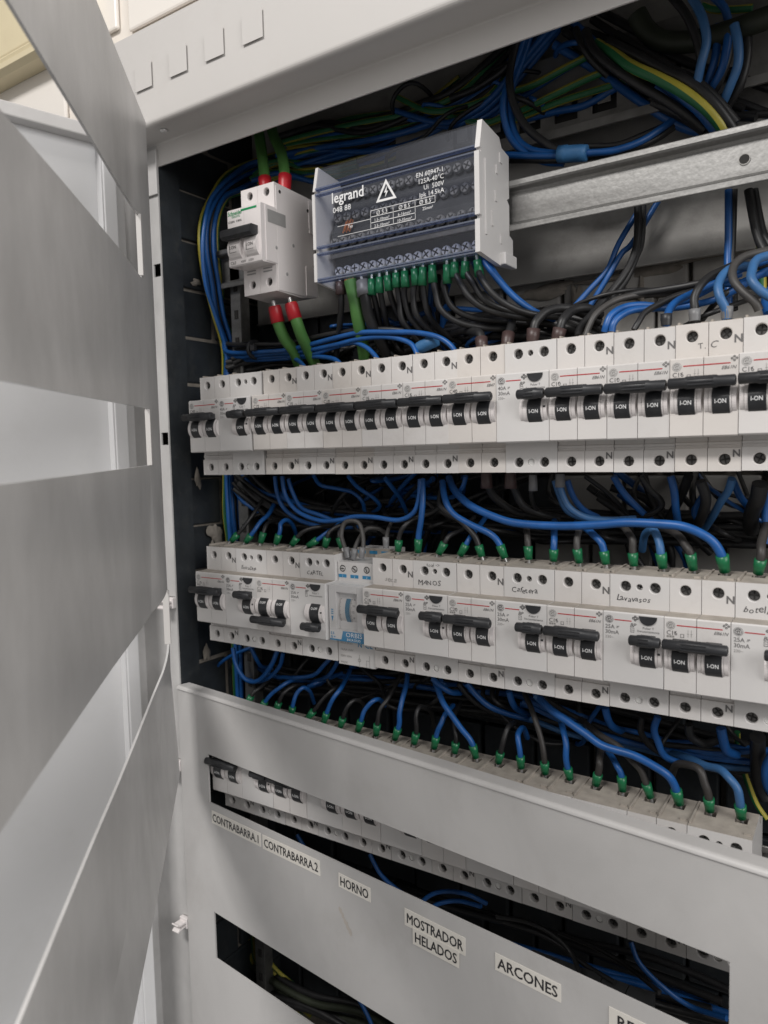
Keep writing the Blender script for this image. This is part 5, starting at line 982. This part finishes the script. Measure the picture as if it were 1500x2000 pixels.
# top of the recess --------------------------------------------------------------------------
z = lambda s_: ';'.join('%.1f,%.1f,%s' % (900+float(q.split(',')[0])/2.5, float(q.split(',')[1])/2.5, q.split(',')[2]) for q in s_.split(';'))
T4 = [
 ('b', 0.0030, '330,120,.060;280,280,.060;225,420,.058;208,530,.058;235,650,.060;300,730,.062;400,790,.064;500,800,.066', 'outer blue wire of the loop right of the block'),
 ('b', 0.0030, '345,150,.066;295,300,.064;250,420,.062;240,540,.062;270,660,.062;340,735,.062;470,755,.062', 'inner blue wire of the loop right of the block'),
 ('k', 0.0034, '290,140,.056;255,280,.056;240,400,.056;265,520,.058;320,620,.060;400,690,.062;480,725,.064;600,730,.066', 'thick black cable of the loop right of the block'),
 ('b', 0.0028, '150,752,.058;300,755,.058;470,756,.058;620,750,.060;750,735,.064;870,695,.070;970,630,.076;1060,565,.082', 'blue wire with blue tape running to the bare rail'),
 ('k', 0.0030, '150,782,.062;320,780,.062;470,780,.062;640,765,.066;800,735,.070;940,680,.078;1080,590,.085', 'black wire taped to the blue one behind the bare rail'),
 ('k', 0.0026, '600,715,.068;760,705,.074;900,660,.078;1040,595,.084;1130,560,.088', 'upper black wire leaving the blue tape'),
 ('y', 0.0044, '660,215,.066;740,265,.062;830,320,.058;960,385,.056;1080,450,.056;1180,520,.058;1260,605,.062;1310,680,.068', 'thick green and yellow earth wire crossing to the bare rail'),
 ('b', 0.0042, '820,270,.074;940,370,.070;1050,450,.066;1150,530,.066;1230,620,.068;1290,700,.072', 'thick blue wire under the crossing earth wire'),
 ('b', 0.0030, '960,420,.076;1070,510,.074;1160,590,.074;1240,680,.076', 'thinner blue wire under the crossing earth wire'),
 ('k', 0.0036, '720,200,.064;860,270,.060;1000,335,.058;1120,405,.056;1220,490,.058;1300,590,.062;1360,680,.068', 'black cable above the crossing earth wire'),
 ('k', 0.0036, '760,170,.072;900,260,.066;1030,330,.062;1150,400,.060;1250,490,.062;1340,600,.066', 'rear black cable above the crossing earth wire'),
 ('k', 0.0036, '610,150,.062;650,240,.060;730,330,.060;870,420,.062;1000,490,.064;1100,560,.068;1190,640,.072', 'black cable below the crossing earth wire'),
 ('k', 0.0044, '940,500,.080;1040,545,.078;1130,590,.076;1220,660,.076', 'short thick black cable near the rail hole'),
 ('y', 0.0030, '-320,470,.086;-150,540,.082;20,520,.080;180,470,.080;340,420,.080;520,330,.080;680,240,.082', 'upper earth wire sloping up right behind the block'),
 ('y', 0.0030, '-100,560,.084;100,600,.082;220,575,.080;320,530,.078;480,450,.078;650,370,.080;830,300,.084', 'middle earth wire sloping up right behind the block'),
 ('y', 0.0030, '260,590,.086;380,540,.084;520,485,.084;680,440,.086;820,385,.090', 'lower earth wire sloping up right over the bracket'),
 ('b', 0.0030, '300,590,.090;450,545,.088;600,510,.088;760,435,.09;850,400,.092', 'blue wire sloping up right over the bracket'),
 ('b', 0.0028, '-320,540,.082;-100,600,.080;40,560,.078;160,470,.076;260,340,.074;380,200,.076;470,100,.08', 'first blue wire bending up behind the beam'),
 ('b', 0.0028, '-320,560,.086;-80,620,.084;80,560,.082;200,460,.080;300,330,.080;430,180,.082;520,80,.085', 'second blue wire bending up behind the beam'),
 ('b', 0.0028, '60,600,.086;180,520,.086;280,400,.086;370,280,.086;480,140,.088', 'third blue wire bending up behind the beam'),
 ('b', 0.0028, '100,590,.088;300,470,.090;480,360,.090;640,280,.092', 'blue wire behind the earth wires over the bracket'),
 ('l', 0.0032, '1110,-40,.050;1160,30,.050;1192,110,.050;1196,210,.051;1178,310,.053;1150,415,.058', 'front pale blue wire hanging at top right'),
 ('b', 0.0030, '1255,120,.066;1245,230,.066;1228,330,.068;1190,430,.072', 'second blue wire hanging at top right'),
 ('b', 0.0030, '1310,120,.062;1298,230,.062;1275,340,.064;1215,455,.07', 'third blue wire hanging at top right'),
 ('k', 0.0028, '1330,140,.066;1310,280,.066;1260,400,.068;1210,490,.072', 'black wire between the hanging blue wires at top right'),
 ('l', 0.0032, '1335,120,.054;1350,210,.054;1346,320,.056;1312,430,.060;1265,515,.066', 'right pale blue wire hanging at top right'),
 ('k', 0.0032, '1400,180,.066;1395,300,.068;1360,420,.070;1300,520,.074', 'black wire right of the hanging blue wires at top right'),
 ('k', 0.0032, '1010,-40,.058;1090,60,.058;1150,170,.060;1172,280,.062;1165,400,.068', 'brownish black wire left of the hanging blue wires'),
 ('o', 0.0070, '860,70,.070;900,150,.072;980,200,.072;1120,205,.070;1280,165,.066;1420,110,.062;1540,70,.06', 'dark olive cable arching across the top right'),
 ('y', 0.0028, '1180,30,.080;1240,45,.080;1330,50,.08;1420,40,.08', 'dim earth wire at the top edge'),
 ('b', 0.0028, '1230,-20,.07;1280,40,.072;1310,110,.074', 'dim blue wire at the top edge right'),
 ('k', 0.0030, '-50,480,.075;60,440,.074;160,380,.072;240,300,.07;300,200,.07', 'black wire sloping up right above the block'),
 ('k', 0.0030, '560,140,.07;600,220,.07;640,300,.074;720,370,.08', 'black wire dropping beside the beam lip'),
]
many('wires in the top of the recess', [(c, r, z(sp), lab) for c, r, sp, lab in T4])
m = MB(); p0, p1 = at(1090, 301, 0.0585), at(1147, 299, 0.0590); d = p1-p0
m.lathe(p0, d, [(0, 0.0046), (0.0004, 0.0057), (d.length*0.3, 0.0060), (d.length*0.32, 0.0056), (d.length*0.7, 0.0059), (d.length-0.0004, 0.0055), (d.length, 0.0044)], 'tape_blue', 14); tag(m.build('tape_wrap'), 'blue tape wrapped round two wires right of the block', 'tape')
bundle('kbykbk', 0.0027, 16, '560,290,.095;640,270,.092;740,262,.09;840,235,.09;930,190,.09;1010,130,.095;1080,60,.1', 0.012, '{} wire in the dim bundle behind the beam', 'dim bundle behind the beam', 31)
bundle('yyb', 0.0026, 7, '500,345,.08;560,330,.085;640,335,.09;720,320,.095', 0.009, '{} wire fanning out behind the main breaker', 'wires behind main breaker', 32)
bundle('kkbk', 0.0030, 9, '1130,40,.085;1230,110,.085;1320,170,.085;1420,200,.085;1520,210,.085', 0.016, '{} wire in the dark upper right corner', 'wires in dark upper right corner', 33)
# timer wires -----------------------------------------------------------------------------------
many('grey wires on the dial timer', [
 ('g', 0.0021, '679,1088,.010;672,1066,.012;667,1045,.014;672,1022,.016;686,1016,.018;700,1024,.018;708,1045,.016;708,1070,.013;706,1088,.011', 'grey wire looping between the outer timer terminals'),
 ('g', 0.0020, '690,1090,.010;694,1068,.013;703,1048,.020;716,1034,.028;738,1032,.036;752,1042,.040', 'grey wire rising from the middle timer terminal'),
 ('g', 0.0018, '754,1062,.022;756,1045,.024;761,1030,.032;768,1015,.045', 'grey wire rising right behind the dial timer'),
])
for (px, py, Y, lab, d) in ((680, 1090, .010, 'left grey sleeve on the dial timer', (-.3, .1, 1)), (690, 1092, .010, 'middle grey sleeve on the dial timer', (.15, .1, 1)), (706, 1090, .011, 'right grey sleeve on the dial timer', (0.05, .1, 1)), (754, 1070, .022, 'grey sleeve right behind the dial timer', (0, 0, 1))): sleeve(px, py, Y, 'grey_ferrule', lab, 0.0025, 0.0085, d)
# below, seen through the slots of the lower cover -----------------------------------------------------------------
LS = 'wires seen through the lower cover slots'
many(LS, [
 ('b', 0.0021, '580,1630,0.046;598,1660,0.048;620,1690,0.052;650,1712,0.060', 'blue wire dropping behind the upper slot, left'),
 ('b', 0.0021, '722,1668,0.044;742,1705,0.044;770,1735,0.046;800,1755,0.052;840,1770,.05', 'blue wire dropping behind the upper slot above MOSTRADOR'),
 ('b', 0.0021, '815,1772,0.042;840,1750,0.044;870,1740,0.048;910,1748,.04;950,1765,.05', 'blue loop behind the upper slot over MOSTRADOR'),
 ('b', 0.0021, '830,1782,0.046;855,1765,0.048;895,1760,0.054;940,1770,.05', 'second blue loop behind the upper slot over MOSTRADOR'),
 ('k', 0.0021, '970,1790,0.046;1030,1802,0.044;1080,1825,0.042;1115,1860,0.042;1130,1895,.03', 'black wire arching behind the upper slot over ARCONES'),
 ('k', 0.0021, '985,1800,0.056;1040,1818,0.054;1090,1845,0.052;1140,1880,0.052;1200,1920,.04', 'second black wire arching behind the upper slot over ARCONES'),
 ('k', 0.0021, '1090,1820,0.066;1160,1850,0.062;1230,1890,0.058;1290,1940,.04', 'third black wire arching behind the upper slot over ARCONES'),
 ('b', 0.0021, '1232,1840,0.052;1250,1880,0.050;1290,1925,0.050;1350,1965,0.052;1420,1990,.04', 'blue wire dropping behind the right end of upper slot'),
 ('b', 0.0021, '700,1950,.03;720,1990,.03;740,2040,.03', 'blue wire behind the lower slot at bottom'),
])
for i in range(5):
    o = i*9; wire('y', 0.0026, [at(482+o, 1740+i*3, .074), at(484+o, 1830, .074), at(492+o, 1880, .075), at(530+o*1.5, 1930, .087), at(590+o*1.8, 1985, .092)], 'green and yellow wire of the bunch behind the lower slot', LS)
bundle('kok', 0.0032, 9, '470,1880,.08;540,1930,.075;620,1960,.07;700,1990,.07;800,2040,.07', 0.012, '{} cable in the dark behind the lower slot', 'dark cables behind the lower slot', 41)
bundle('kkb', 0.0030, 10, '560,1690,.085;700,1740,.085;860,1800,.085;1040,1850,.085;1240,1920,.085;1420,1970,.085', 0.014, '{} cable in the dark behind the upper slot', 'dark cables behind the upper slot', 42)
# dark device tops on the bottom rail
for k in range(5):
    x = 0.285+k*0.0182; e = empty('dark_relay', (x, 0, -0.4500), '%s dark relay from the left on the bottom rail' % ORDW[k], 'relay', 'relays on the bottom rail')
    MB().extrude_x([(0, -0.04), (0, 0.041), (0.046, 0.042), (0.046, -0.04)], 0.0002, 0.0178, 'block_black').build('body', e)
    MB().box(0.004, 0.0135, 0.010, 0.016, 0.0412, 0.0435, 'black_plastic', 0.0006).build('terminal_cover', e)

o = tag(TANGLE.build('wire_tangle'), 'dim tangle of black and blue background wires behind the breaker rows', 'wires'); o['kind'] = 'stuff'
